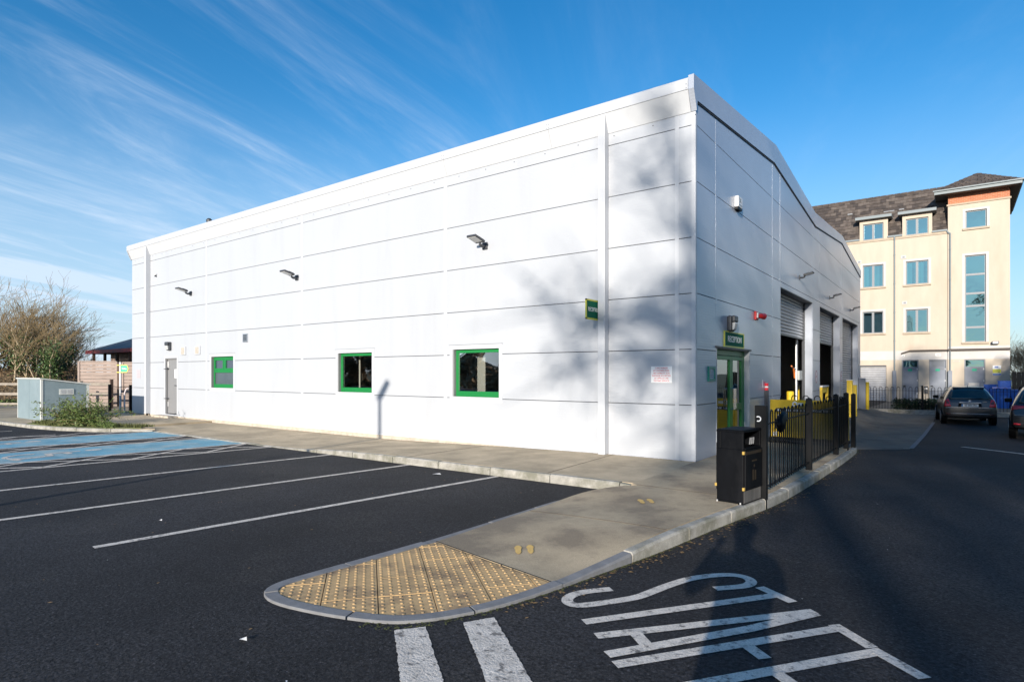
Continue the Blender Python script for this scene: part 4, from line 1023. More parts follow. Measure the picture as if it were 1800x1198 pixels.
def apt_window(x0, z0, x1, z1, y, n=2, transoms=(), sill=True, parent=ap, surround=True, curtain=0):
    f = MB(); w = .06
    f.box(x0, y+.10, z0, x1, y+.16, z0+w).box(x0, y+.10, z1-w, x1, y+.16, z1).box(x0, y+.10, z0+w, x0+w, y+.16, z1-w).box(x1-w, y+.10, z0+w, x1, y+.16, z1-w)
    if n == 2: xm = (x0+x1)/2; f.box(xm-.065, y+.098, z0+w, xm+.065, y+.16, z1-w)
    for z in transoms: f.box(x0+w, y+.098, z-.07, x1-w, y+.16, z+.05)
    wn_ = ob('window', f, M_wframe, parent)
    xs_ = [x0+w, x1-w] if n == 1 else [x0+w, (x0+x1)/2-.065, (x0+x1)/2+.065, x1-w]
    zs = [z0+w]+sorted(transoms)+[z1-w]
    for k in range(0, len(xs_), 2):
        for a, b in zip(zs, zs[1:]):
            q = random.uniform(-.006, .006)
            ob('pane', MB().poly([(xs_[k], y+.135, a), (xs_[k+1], y+.135+q, a), (xs_[k+1], y+.135, b), (xs_[k], y+.135-q*.5, b)]), G_apt, wn_)
    if sill: ob('sill', box(x0-.14, y-.09, z0-.11, x1+.14, y+.12, z0-.002), M_sill, wn_)
    if surround:
        s2 = MB(); e = .13
        s2.box(x0-e, y-.012, z1, x1+e, y+.02, z1+e).box(x0-e, y-.012, z0, x0, y+.02, z1).box(x1, y-.012, z0, x1+e, y+.02, z1)
        ob('surround', s2, M_wband, wn_)
    ob('room_back', box(x0-.1, y+.9, z0-.1, x1+.1, y+.95, z1+.1), M_dark, wn_)
    if curtain:
        mb = MB(); nx_ = 16
        for k in range(nx_+1):
            xx = x0+.05+(x1-x0-.1)*k/nx_; yy = y+.26+.03*math.sin(k*2.1)
            zt = z1-.05; zb_ = z0+.05 if curtain == 1 else z1-(z1-z0)*.6
            mb.v += [(xx, yy, zb_), (xx, yy, zt)]
        for k in range(nx_):
            if curtain == 1 and 4 <= k % 9 <= 5: continue
            mb.f.append((2*k, 2*k+2, 2*k+3, 2*k+1))
        ob('curtain', mb, M_curtain, wn_)
    return wn_
for k, w in enumerate(W4): apt_window(*w, AY, curtain=(0, 1, 0, 1)[k])
for w in left_w: apt_window(*w, AY)
apt_window(4.20, 10.17, 5.20, 11.2, TY, 1)
apt_window(4.17, 3.43, 5.16, 8.56, TY, 1, (7.44, 6.32, 5.58, 4.32))
# roof: mansard slope with rows of tiles, flat top behind
SY0, SZ0, SY1, SZ1 = AY+.02, 10.22, AY+1.55, 13.20
def ysl(z): return SY0+(z-SZ0)/(SZ1-SZ0)*(SY1-SY0)
mb = MB()
for xa_, xb_, zs_ in ((-12, -1.27, SZ0), (-1.27, .27, 11.46), (.27, 1.06, SZ0), (1.06, 2.57, 11.47), (2.57, 3.34, SZ0)):
    mb.prism([(xa_, ysl(zs_), zs_), (xa_, SY1, SZ1), (xa_, SY1+4, SZ1+.2), (xa_, SY1+5.5, zs_)], (xb_-xa_, 0, 0))
roof = ob('roof', mb, M_tile, ap)
dorm = [(-1.28, .28, 11.46), (1.05, 2.58, 11.47)]
sl = Vector((0, SY1-SY0, SZ1-SZ0)); SLn = sl.length; sl.normalize(); nrm_ = Vector((0, -sl.z, sl.y))
mbs = [MB(), MB(), MB()]; rows = 13; rh = SLn/rows
for r in range(rows):
    x = -5.2 - (r % 2)*.16
    while x < 3.3:
        w = .32; zc = SZ0+sl.z*rh*(r+.5)
        if not any(d0-.1 < x+w/2 < d1+.1 and zc < dz-.05 for d0, d1, dz in dorm):
            j = random.uniform(0, .012); p0 = Vector((0, SY0, SZ0))+sl*rh*r+nrm_*(.035+j); p1 = Vector((0, SY0, SZ0))+sl*rh*(r+1.04)+nrm_*(.012)
            a, b = x+.006, min(x+w-.006, 3.34); jj = random.uniform(-.01, .01)
            q0 = p0+sl*jj; mb = random.choice(mbs)
            mb.add([(a, q0.y, q0.z), (b, q0.y, q0.z), (b, p1.y, p1.z), (a, p1.y, p1.z), (a, q0.y-nrm_.y*.03, q0.z-nrm_.z*.03), (b, q0.y-nrm_.y*.03, q0.z-nrm_.z*.03)], [(0, 1, 2, 3), (4, 5, 1, 0)])
        x += w
for mb, m_ in zip(mbs, M_tiles): ob('roof_tile', mb, m_, roof, kind='stuff')
mb = MB(); x = -5.2
while x < 3.2: mb.tube([(x, SY1, SZ1+.0), (x+.36, SY1, SZ1)], [.075, .085], 8); x += .38
ob('ridge_tile', mb, M_tile, roof, kind='stuff')
for x, z in ((-1.95, 12.25), (.12, 12.08), (.42, 12.08), (.95, 12.1), (-4.4, 12.3)):
    y = SY0+(z-SZ0)/(SZ1-SZ0)*(SY1-SY0)
    ob('roof_vent', MB().prism([(x-.14, y-.16, z-.06), (x-.14, y+.1, z+.08), (x-.14, y+.1, z+.02), (x-.14, y, z-.12)], (.28, 0, 0)), mat('pale_vent_tile', (.58, .58, .57), .6), roof)
for k, (d0, d1, dz) in enumerate(dorm):
    win = [(-1.09, 10.17, .04, 11.2), (1.23, 10.18, 2.39, 11.2)][k]
    dm = empty('dormer', ((d0+d1)/2, AY, 10.2)); par(dm, ap)
    facade('front', d0, 10.16, d1, dz, [win], AY, .2, M_render, dm)
    mb = MB()
    for x in (d0, d1-.06): mb.prism([(x, AY+.2, 10.2), (x, AY+.2, dz), (x, AY+.75, dz)], (.06, 0, 0))
    ob('cheek', mb, M_tile, dm)
    ob('dormer_roof', MB().prism([(d0-.22, AY-.32, dz+.0), (d0-.22, AY-.32, dz+.17), (d0-.22, AY+.85, dz+.20), (d0-.22, AY+.85, dz)], (d1-d0+.44, 0, 0)), M_gutter, dm)
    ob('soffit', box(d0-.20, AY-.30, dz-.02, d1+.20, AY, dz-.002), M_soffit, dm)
    apt_window(*win, AY, sill=False, surround=False, parent=dm)
def half_gutter(x0, x1, y, z): return MB().box(x0, y-.11, z, x1, y-.10, z+.09).box(x0, y-.11, z-.01, x1, y+.01, z).box(x0, y, z, x1, y+.01, z+.09)
for a, b in ((-12, -1.28), (.28, 1.05), (2.58, 3.34)): ob('gutter', half_gutter(a, b, AY-.01, 10.18), M_gutter, ap)
# tower roof
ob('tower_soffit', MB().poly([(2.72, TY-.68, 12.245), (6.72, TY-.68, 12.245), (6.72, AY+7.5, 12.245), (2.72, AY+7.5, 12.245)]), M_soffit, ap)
ob('tower_fascia', MB().box(2.70, TY-.70, 12.25, 6.74, TY-.66, 12.41).box(6.70, TY-.66, 12.23, 6.74, AY+7.5, 12.41).box(2.70, TY-.66, 12.23, 2.74, AY+7.5, 12.43), M_gutter, ap)
ob('gutter', MB().box(2.64, TY-.79, 12.42, 6.82, TY-.70, 12.49).box(6.74, TY-.70, 12.42, 6.82, AY+7.5, 12.49), M_gutter, ap)
tr = ob('tower_roof', MB().add([(2.7, TY-.7, 12.5), (6.78, TY-.7, 12.47), (6.78, AY+7.5, 12.47), (2.7, AY+7.5, 12.5), (4.8, TY+1.9, 13.85), (4.8, AY+4.6, 13.85)], [(0, 1, 4), (1, 2, 5, 4), (2, 3, 5), (3, 0, 4, 5), (0, 3, 2, 1)]), M_tile, ap)
mb = MB(); A0 = Vector((2.7, TY-.7, 12.5)); B0 = Vector((6.78, TY-.7, 12.48)); C0 = Vector((4.8, TY+1.9, 13.85)); E0 = Vector((2.7, AY+7.5, 12.5)); D0 = Vector((4.8, AY+4.6, 13.85))
for r in range(9):
    t0, t1 = r/9, (r+1)/9+.01
    a, b = A0.lerp(C0, t0), B0.lerp(C0, t0); a1, b1 = A0.lerp(C0, min(1, t1)), B0.lerp(C0, min(1, t1)); n = max(1, int((b-a).length/.33))
    for k in range(n):
        j = random.uniform(.03, .05); p, q = a.lerp(b, k/n+.01), a.lerp(b, (k+1)/n-.01); p1, q1 = a1.lerp(b1, k/n+.01), a1.lerp(b1, (k+1)/n-.01)
        up = Vector((0, -.4, .9)); mb.add([p+up*j, q+up*j, q1+up*.015, p1+up*.015, p, q], [(0, 1, 2, 3), (4, 5, 1, 0)])
ob('roof_tile', mb, M_tile, tr, kind='stuff')
# canopy ledge over the doors, doors, shutter, downpipes and small fittings
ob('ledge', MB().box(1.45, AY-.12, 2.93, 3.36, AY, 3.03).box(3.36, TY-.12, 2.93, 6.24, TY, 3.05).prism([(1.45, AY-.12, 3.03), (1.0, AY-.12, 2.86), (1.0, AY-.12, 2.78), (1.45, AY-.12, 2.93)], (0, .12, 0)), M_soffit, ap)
def steel_door(x0, x1, y, glazed, extra=None):
    d = ob('door', box(x0+.05, y+.10, AZ+.02, x1-.05, y+.15, 2.37), M_steeldoor, ap)
    ob('door_frame', MB().box(x0, y+.02, AZ, x0+.05, y+.2, 2.43).box(x1-.05, y+.02, AZ, x1, y+.2, 2.43).box(x0+.05, y+.02, 2.37, x1-.05, y+.2, 2.43), M_wframe, d)
    if glazed: ob('fanlight', MB().poly([(x0+.07, y+.094, 1.98), (x1-.07, y+.094, 1.98), (x1-.07, y+.094, 2.36), (x0+.07, y+.094, 2.36)]), G_apt, d)
    else:
        mb = MB()
        for k in range(8): mb.prism([(x0+.12, y+.085, 1.98+k*.045), (x0+.12, y+.10, 2.02+k*.045), (x0+.12, y+.095, 1.98+k*.045)], (x1-x0-.24, 0, 0))
        ob('louvre', mb, M_wframe, d)
    xm = (x0+x1)/2
    ob('closer', MB().box(xm+.05, y+.06, 1.86, xm+.3, y+.10, 1.91), M_wframe, d)
    ob('exit_sign', MB().box(xm-.12, y+.09, 1.72, xm+.10, y+.099, 1.86), M_lgreen, d)
    ob('handle', box(x0+.08, y+.04, .78, x0+.2, y+.10, .83), M_black, d)
    for z in (.3, 1.1, 1.8): ob('hinge', box(x1-.09, y+.085, z, x1-.05, y+.1, z+.09), M_steel, d)
    return d
steel_door(1.02, 1.89, AY, True); steel_door(2.42, 3.30, AY, False)
d3 = steel_door(4.14, 5.13, TY, True); ob('notice', box(4.33, TY+.09, .80, 4.86, TY+.099, 1.02), M_wband, d3)
rs = ob('roller_shutter', slats(0, 1, 0, 1, 0), M_steel, ap)
rs.data = mesh('shutter', MB(), False); mb = MB(); z = 2.12
while z > AZ+.05:
    m_ = .115; mb.add([(-1.24, AY+.10, z), (.18, AY+.10, z), (.18, AY+.075, z-m_*.5), (-1.24, AY+.075, z-m_*.5), (.18, AY+.10, z-m_), (-1.24, AY+.10, z-m_)], [(0, 3, 2, 1), (3, 5, 4, 2)]); z -= m_
rs.data = mesh('roller_shutter', mb); rs.data.materials.append(mat('pale_shutter', (.42, .42, .43), .5, .3, var=.1))
ob('shutter_box', MB().box(-1.26, AY-.01, 2.03, .2, AY+.1, 2.10), M_dgrey, rs)
for x, y in ((.64, AY), (3.47, TY)):
    p = ob('downpipe', MB().tube([(x, y-.07, 10.0), (x, y-.07, 1.75)], .04, 8), M_gutter, ap)
    ob('pipe_guard', MB().box(x-.10, y-.17, AZ, x+.10, y, 1.75), M_steeldoor, p)
    ob('gutter_outlet', MB().tube([(x-(.16 if x > 3 else 0), AY-.09, 10.17), (x-(.10 if x > 3 else 0), AY-.09, 10.06), (x, y-.07, 9.95)], .045, 8), M_gutter, p)
    mb = MB()
    for z in (3.6, 5.4, 7.2, 9.0): mb.tube([(x, y-.07, z), (x, y-.07, z+.06)], .052, 8)
    ob('pipe_clip', mb, M_gutter, p)
for x, z, y in ((1.17, 5.99, AY), (1.11, 8.84, AY), (-1.3, 8.8, AY)):
    v = ob('vent_grille', MB().box(x-.13, y-.03, z-.1, x+.13, y, z+.1), M_wband, ap); ob('slot', MB().box(x-.06, y-.034, z-.05, x+.07, y-.03, z+.05), M_wframe, v)
t = empty('security_light', (5.6, TY-.1, 3.35), 'dark security floodlight over the ledge at the corner of the apartments', 'wall light')
ob('housing', MB().box(5.42, TY-.28, 3.28, 5.74, TY-.08, 3.44), M_dgrey, t, bev=.02); ob('lens', MB().box(5.46, TY-.288, 3.30, 5.70, TY-.281, 3.42), M_lens, t); ob('bracket', box(5.55, TY-.08, 3.3, 5.6, TY, 3.35), M_dgrey, t)
t = empty('site_sign', (5.65, TY, 1.76), 'white, blue and yellow warning board low on the apartment tower', 'sign')
ob('board', box(5.46, TY-.02, 1.46, 5.84, TY, 2.04), M_whitep, t)
ob('yellow_field', box(5.46, TY-.024, 1.60, 5.84, TY-.0205, 1.83), M_syell, t); ob('blue_field', MB().box(5.47, TY-.024, 1.47, 5.83, TY-.0205, 1.575).box(5.55, TY-.024, 1.90, 5.72, TY-.0205, 2.0), mat('sign_blue', (.16, .24, .5), .5), t)
ob('print', MB().box(5.70, TY-.026, 1.63, 5.79, TY-.0245, 1.67), M_txtblk, t)
t = empty('small_sign', (2.85, AY, 2.72), 'small white sign on the white band above the middle steel door', 'sign')
ob('board', box(2.74, AY-.02, 2.64, 3.02, AY, 2.79), M_whitep, t); ob('print', MB().box(2.79, AY-.023, 2.70, 2.97, AY-.0205, 2.73), mat('dim_red2', (.5, .2, .2), .5), t)
t = empty('house_number_sign', (1.08, AY, 2.68), 'tiny white number plate above the left steel door', 'sign'); ob('board', box(1.02, AY-.02, 2.62, 1.16, AY, 2.74), M_whitep, t); ob('print', box(1.06, AY-.023, 2.65, 1.12, AY-.0205, 2.71), M_wframe, t)
t = empty('letter_box', (2.3, AY, .6), 'dark wall box between the left and middle steel doors', 'box'); ob('case', MB().box(2.19, AY-.12, .35, 2.37, AY, .80), M_dgrey, t, bev=.01); ob('flap', box(2.21, AY-.125, .62, 2.35, AY-.121, .7), M_steel, t)
t = empty('wall_plate', (3.75, TY, 2.3), 'small pale name plate beside the right hand downpipe', 'sign'); ob('plate', box(3.62, TY-.02, 2.28, 3.95, TY, 2.34), M_wband, t); ob('print', box(3.66, TY-.023, 2.30, 3.9, TY-.0205, 2.32), M_sill, t)
# blue crates
def crate(x, y, z, rz=0, big=False):
    c = empty('crate', (0, 0, 0), 'x', 'crate', 'blue plastic crates by the apartments'); w, d, h = (.56, .40, .205)
    ob('tub', MB().box(-w/2+.03, -d/2+.03, 0, w/2-.03, d/2-.03, .02).box(-w/2+.02, -d/2+.02, .0, w/2-.02, -d/2+.04, h-.03).box(-w/2+.02, d/2-.04, 0, w/2-.02, d/2-.02, h-.03).box(-w/2+.02, -d/2+.04, 0, -w/2+.04, d/2-.04, h-.03).box(w/2-.04, -d/2+.04, 0, w/2-.02, d/2-.04, h-.03), M_crate, c)
    ob('rim', MB().box(-w/2, -d/2, h-.035, w/2, -d/2+.035, h-.005).box(-w/2, d/2-.035, h-.035, w/2, d/2, h-.005).box(-w/2, -d/2+.035, h-.035, -w/2+.035, d/2-.035, h-.005).box(w/2-.035, -d/2+.035, h-.035, w/2, d/2-.035, h-.005), M_crate, c)
    return c
c0 = crate(0, 0, 0); first = True
ords = ['lowest', 'second', 'third', 'fourth', 'fifth', 'sixth', 'topmost']
for (cx, cy, n, nm) in ((5.20, 29.9, 6, 'shorter stack against the cream wall'), (5.76, 29.75, 7, 'taller stack left of the dark fence')):
    for k in range(n):
        o = c0 if first else copy_tree(c0); first = False
        o.location = (cx+random.uniform(-.012, .012), cy, -.2+k*.2); o.rotation_euler = (0, 0, random.uniform(-.03, .03))
        o['label'] = 'blue crate, %s of the %s' % (ords[k] if k < n-1 else 'topmost', nm)
for k, (cx, cy, h, lab) in enumerate(((5.62, 29.0, .98, 'big blue tub with peaked lid in front of the crate stacks'), (6.30, 29.25, .92, 'big blue tub with flat lid beside the timber fence'))):
    t = empty('blue_tub', (cx, cy, -.2), lab, 'tub')
    ob('tub', MB().slab([(cx-.34, cy-.28, -.2+h), (cx+.34, cy-.28, -.2+h), (cx+.34, cy+.28, -.2+h), (cx-.34, cy+.28, -.2+h)], [(cx-.27, cy-.22, -.2), (cx+.27, cy-.22, -.2), (cx+.27, cy+.22, -.2), (cx-.27, cy+.22, -.2)]), M_crate, t, bev=.02)
    ob('lid', MB().prism([(cx-.37, cy-.31, -.2+h), (cx-.37, cy+.31, -.2+h), (cx-.37, cy+.1, -.2+h+(.10 if k == 0 else .04)), (cx-.37, cy-.31, -.2+h+.03)], (.74, 0, 0)), M_crate, t)
# timber fence and wall lamp right of the apartments
t = empty('timber_fence', (7.5, 33, -.2), 'tall brown vertical board fence right of the apartments', 'fence')
for k in range(14):
    x = 6.27+k*.2; ob('board', box(x, 33.0+(k % 2)*.015, -.3, x+.185, 33.03+(k % 2)*.015, 1.66+random.uniform(-.02, .02)), M_wood2, t)
ob('rail', box(6.25, 33.06, 1.2, 9.1, 33.12, 1.3), M_wood2, t); ob('rail', box(6.25, 33.06, .2, 9.1, 33.12, .3), M_wood2, t)

# ------------------------------------------------------------------ parked cars
def make_car(name, label, paintm, loc, rz, plate, kind=0):
    root = empty(name, (0, 0, 0), label, 'car', 'parked cars')
    k = 1.06 if kind else 1.0
    ST = [ # y, zb, ws, wm, zm, wb, zbelt, wr, zr
        (.00, .38, .64, .72, .50, .73, .62, .66, .67), (.04, .30, .74, .80, .50, .80, .66, .74, .74), (.09, .27, .80, .84, .54, .815, .84, .71, .93),
        (.20, .25, .81, .85, .56, .82, .93, .655, 1.07), (.34, .25, .81, .85, .56, .82, .95, .62, 1.22), (.52, .22, .81, .85, .56, .815, .96, .585, 1.37), (.66, .22, .81, .85, .56, .81, .96, .57, 1.435),
        (1.4, .20, .81, .85, .56, .81, .95, .575, 1.475), (2.1, .20, .81, .85, .56, .81, .94, .575, 1.45), (2.6, .20, .81, .85, .56, .81, .93, .575, 1.35),
        (3.15, .20, .81, .85, .56, .80, .90, .68, .98), (3.7, .22, .80, .84, .55, .78, .82, .66, .87), (4.05, .24, .74, .78, .52, .72, .72, .58, .75), (4.18, .3, .6, .66, .5, .62, .6, .5, .62)]
    mb = MB(); rings = []
    for (y, zb, ws, wm, zm, wb, zt, wr, zr) in ST:
        half = [(0, zb), (ws*.9, zb), (ws, zb+.10), (wm, zm), (wb, zt), (wr+.0, zr-.05 if zr > zt+.08 else (zt+zr)/2), (wr*.78, zr), (0, zr+.012)]
        full = half + [(-x, z) for x, z in half[-2:0:-1]]
        rings.append(len(mb.v)); mb.v += [(x, y, z*k) for x, z in full]
    n = 14
    for a, b in zip(rings, rings[1:]):
        for i in range(n): mb.f.append((a+i, a+(i+1) % n, b+(i+1) % n, b+i))
    mb.f.append(tuple(rings[0]+i for i in range(n-1, -1, -1))); mb.f.append(tuple(rings[-1]+i for i in range(n)))
    body = ob('body', mb, paintm, root, smooth=True)
    sub = body.modifiers.new('s', 'SUBSURF'); sub.levels = 2; sub.render_levels = 2
    dg = bpy.context.evaluated_depsgraph_get(); dg.update()
    me = bpy.data.meshes.new_from_object(body.evaluated_get(dg)); body.modifiers.clear(); body.data = me
    bm = bmesh.new(); bm.from_mesh(me); tree = BVHTree.FromBMesh(bm); bm.free()
    def patch(pn, cs, m, parent=body, nu=8, nv=6, eps=.006, ax='y', sgn=1, smooth=True):
        mb = MB(); (a, b, c, d) = cs                  # corners bl, br, tr, tl in (x or y, z)
        for j in range(nv+1):
            for i in range(nu+1):
                u, v = i/nu, j/nv
                p = [(a[q]*(1-u)+b[q]*u)*(1-v)+(d[q]*(1-u)+c[q]*u)*v for q in (0, 1)]
                o, dr_ = (Vector((p[0], -1, p[1])), Vector((0, 1, 0))) if ax == 'y' else (Vector((2*sgn, p[0], p[1])), Vector((-sgn, 0, 0)))
                h, nn, _, _ = tree.ray_cast(o, dr_)
                if h is None: h = o+dr_*(1.3 if ax == 'y' else 1.4); nn = -dr_
                if nn.dot(dr_) > 0: nn = -nn
                mb.v.append(tuple(h+nn*eps))
        for j in range(nv):
            for i in range(nu): q = j*(nu+1)+i; mb.f.append((q, q+1, q+nu+2, q+nu+1))
        nt_ = len(mb.v); mb.v += [(x, y+(.02 if ax == 'y' else 0), z) if ax == 'y' else (x-.02*sgn, y, z) for x, y, z in mb.v[:nt_]]
        lp = list(range(nu+1))+[j*(nu+1)+nu for j in range(1, nv+1)]+[nv*(nu+1)+i for i in range(nu-1, -1, -1)]+[j*(nu+1) for j in range(nv-1, 0, -1)]
        for p_, q_ in zip(lp, lp[1:]+lp[:1]): mb.f.append((p_, q_, nt_+q_, nt_+p_))
        return ob(pn, mb, m, parent, smooth=smooth)
    patch('rear_window', [(-.64, .985*k), (.64, .985*k), (.50, 1.36*k), (-.50, 1.36*k)], M_carglass, nu=12, nv=8)
    patch('rear_bumper', [(-.76, .40*k), (.76, .40*k), (.765, .655*k), (-.765, .655*k)], mat('bumper_'+name, tuple(x*.9 for x in paintm.node_tree.nodes['Principled BSDF'].inputs['Base Color'].default_value[:3]), .4, 0), eps=.02)
    patch('lower_valance', [(-.70, .33*k), (.70, .33*k), (.76, .41*k), (-.76, .41*k)], M_bump, eps=.022)
    patch('bright_strip', [(-.60, .435*k), (.60, .435*k), (.60, .447*k), (-.60, .447*k)], M_steel, eps=.026, nv=1)
    for s_ in (-1, 1):
        if kind: cs = [(.48*s_, .86*k), (.80*s_, .80*k), (.775*s_, .93*k), (.52*s_, .915*k)]
        else: cs = [(.585*s_, .70), (.79*s_, .70), (.755*s_, .965), (.65*s_, .985)]
        tl = patch('tail_light', cs, M_tail, eps=.012)
        if not kind: patch('reversing_lens', [(.63*s_, .80), (.735*s_, .80), (.725*s_, .90), (.67*s_, .90)], M_taild, tl, eps=.017, nu=4, nv=4)
        patch('reflector', [(.60*s_, .40*k), (.74*s_, .41*k), (.74*s_, .45*k), (.60*s_, .44*k)], M_refl if kind else M_taild, eps=.03, nu=3, nv=1)
        patch('side_window', [(.70, .985*k), (2.75, .965*k), (2.5, 1.31*k), (.92, 1.34*k)], M_carglass, ax='x', sgn=s_, nu=12)
        mb = MB(); mb.box(.80*s_, 2.52, .93*k, 1.0*s_, 2.66, 1.06*k); ob('wing_mirror', mb, M_black, root, bev=.03)
        for y in (.74, 3.30):
            ob('wheel_arch', MB().tube([(.70*s_, y, .31), (.862*s_, y, .31)], .355, 24), M_black, body)
            wh = ob('wheel', MB().tube([(.66*s_, y, .305), (.70*s_, y, .305), (.84*s_, y, .305), (.868*s_, y, .305)], [.285, .305, .305, .285], 24), M_tyre, root)
            mb = MB().ring((.869*s_, y, .305), (0, 1, 0), (0, 0, 1), .17, .205, .006*s_, 20)
            for q in range(5):
                a = q*1.2566; mb.prism([(.869*s_, y+.03*math.cos(a+1.57), .305+.03*math.sin(a+1.57)), (.869*s_, y+.03*math.cos(a-1.57), .305+.03*math.sin(a-1.57)), (.869*s_, y+.18*math.cos(a-.12), .305+.18*math.sin(a-.12)), (.869*s_, y+.18*math.cos(a+.12), .305+.18*math.sin(a+.12))], (.008*s_, 0, 0))
            ob('rim', mb, M_alloy, wh)
    pr = patch('plate_recess', [(-.37, .70*k), (.37, .70*k), (.34, .84*k), (-.34, .84*k)], M_black, eps=.004)
    hit = tree.ray_cast(Vector((0, -1, .75*k)), Vector((0, 1, 0)))[0]; py_ = hit.y-.02
    pl = ob('number_plate', box(-.26, py_-.008, .70*k, .26, py_, .81*k), M_whitep, body)
    ob('blue_band', box(-.26, py_-.0095, .70*k, -.215, py_-.0083, .81*k), M_plateb, pl)
    if plate:
        t_ = text('lettering', plate, .098, M_txtblk, (.02, py_-.0095, .755*k), (1, 0, 0), (0, 0, 1), None, sx=.80, bold=.002); par(t_, pl)
    ob('handle_strip', MB().box(-.34, py_+.01-.03, .845*k, .34, py_+.02, .875*k), M_steel if not kind else M_black, body, bev=.008)
    hb = tree.ray_cast(Vector((0, -1, .91*k)), Vector((0, 1, 0)))[0].y
    ob('badge', MB().ring((0, hb-.012, .925*k), (1, 0, 0), (0, .12, .7), .034, .040, .005, 16).ring((0, hb-.012, .932*k), (.6, 0, 0), (0, .12, .4), .030, .038, .005, 12), M_chrome, body)
    hq = tree.ray_cast(Vector((.45, -1, .90*k)), Vector((0, 1, 0)))[0].y
    ob('model_script', MB().box(.40, hq-.008, .895*k, .52, hq, .912*k), M_chrome, body)
    wy1 = tree.ray_cast(Vector((0, -1, 1.0*k)), Vector((0, 1, 0)))[0].y; wy2 = tree.ray_cast(Vector((.25, -1, 1.05*k)), Vector((0, 1, 0)))[0].y
    ob('wiper', MB().tube([(0, wy1-.03, .99*k), (.02, wy1-.03, 1.0*k), (.42, wy2-.03, 1.03*k)], .011, 5), M_black, body)
    ob('aerial', MB().tube([(0, .82, 1.455*k), (0, .76, 1.475*k), (0, .42, 1.60*k)], [.018, .008, .004], 5), M_black, body)
    ob('spoiler', MB().prism([(-.50, .53, 1.385*k), (-.50, .60, 1.44*k), (-.50, .72, 1.455*k), (-.50, .72, 1.40*k)], (1.0, 0, 0)), paintm, body, bev=.015)
    for x in (-.33, .33): ob('head_rest', MB().box(x-.13, 1.05, .95*k, x+.13, 1.15, 1.16*k), M_bump, body, bev=.04)
    root.location = loc; root.rotation_euler = (0, 0, rz)
    return root
make_car('parked_car', 'dark grey hatchback parked facing the apartment block, seen from behind', M_carg, (4.17, 18.3, zg(4.1, 18.5)+.005), R(5), '03 WH 701')
make_car('parked_car', 'black car cut off by the right edge beside the grey hatchback', M_carb, (5.84, 12.3, zg(5.8, 12)+.005), R(-3.8), '', 1)

# ------------------------------------------------------------------ left background
CW = Vector(cam.location); RV = Vector((.8039, .5949, 0)); FV = Vector((-.5949, .8039, 0))
def at(px, d, z=0): p = CW+FV*d+RV*((px-900)/1053*d); return Vector((p.x, p.y, z))
# grey kiosk
t = empty('utility_kiosk', (-23.2, -2.8, -.1), 'grey blue utility kiosk with sloping roof behind the bush', 'kiosk')
kx0, kx1, ky0, ky1 = -24.45, -21.86, -3.50, -2.08
ob('shell', MB().prism([(kx0, ky0, -.12), (kx0, ky1, -.12), (kx0, ky1, 1.17), (kx0, ky0, 1.37)], (kx1-kx0, 0, 0)), M_kiosk, t)
ob('roof', MB().prism([(kx0-.05, ky0-.05, 1.375), (kx0-.05, ky1+.05, 1.16), (kx0-.05, ky1+.05, 1.20), (kx0-.05, ky0-.05, 1.415)], (kx1-kx0+.1, 0, 0)), M_kioskt, t)
ob('corner_trim', MB().box(kx1-.07, ky0-.012, -.1, kx1+.012, ky0+.05, 1.37), M_kioskt, t); ob('corner_trim', MB().box(kx1-.05, ky1-.06, -.1, kx1+.012, ky1+.012, 1.17), M_kioskt, t)
ob('corner_trim', MB().box(kx0-.012, ky0-.012, -.1, kx0+.03, ky0+.03, 1.37), M_kioskt, t)
ob('door_seam', MB().box(-23.16, ky0-.006, -.05, -23.14, ky0, 1.33), M_kiosk, t)
v = ob('vent_plate', MB().box(kx1, -2.98, .82, kx1+.02, -2.55, 1.02), M_kioskt, t)
for a in (-2.93, -2.74): ob('vent_slot', box(kx1+.02, a, .85, kx1+.026, a+.14, .99), M_steel, v)
def leaves(rng, n, centre, rad, size, mb, shape=2.2, flat=.0, zmin=None):
    for _ in range(n):
        while True:
            p = Vector((rng.uniform(-1, 1), rng.uniform(-1, 1), rng.uniform(-1, 1)))
            if p.length < 1: break
        c_ = Vector(centre)+Vector((p.x*rad[0], p.y*rad[1], p.z*rad[2]))
        if zmin is not None and c_.z < zmin: continue
        leaf(rng, c_, size, mb)
def leaf(rng, c_, size, mb):
    a = Vector((rng.gauss(0, 1), rng.gauss(0, 1), rng.gauss(0, .7))).normalized(); b = a.orthogonal().normalized(); ang = rng.uniform(0, 6.28)
    b = (b*math.cos(ang)+a.cross(b)*math.sin(ang)); s_ = size*rng.uniform(.6, 1.4)
    mb.add([c_-a*s_, c_-b*s_*.42, c_+a*s_, c_+b*s_*.42], [(0, 1, 2, 3)])
rng = random.Random(11)
t = empty('arching_bush', (-18.7, -3.3, -.05), 'low spreading green bush with arching stems in front of the kiosk', 'bush')
mbS, mbL = MB(), MB()
for k in range(210):
    b = Vector((-18.75+rng.gauss(0, .5), -3.28+rng.gauss(0, .16), -.05)); d = Vector((rng.gauss(0, .8), rng.gauss(0, .4), rng.uniform(.5, 1.3))).normalized()
    Ln = rng.uniform(.65, 1.3); pts = [b]; p = b
    for q in range(5):
        d = (d+Vector((d.x*.16, d.y*.16, -.16))).normalized(); p = p+d*Ln/5; p.z = max(p.z, -.03); pts.append(p)
    mbS.tube(pts, [.007, .006, .005, .004, .003, .002], 3, False)
    for q in range(46):
        f = rng.uniform(.2, 5); i = min(4, int(f)); c_ = pts[i].lerp(pts[i+1], f-i)+Vector((rng.gauss(0, .05), rng.gauss(0, .05), rng.gauss(0, .04)))
        if c_.z > -.05: leaf(rng, c_, .038, mbL)
ob('stems', mbS, M_twig, t); ob('foliage', mbL, M_shrub, t)
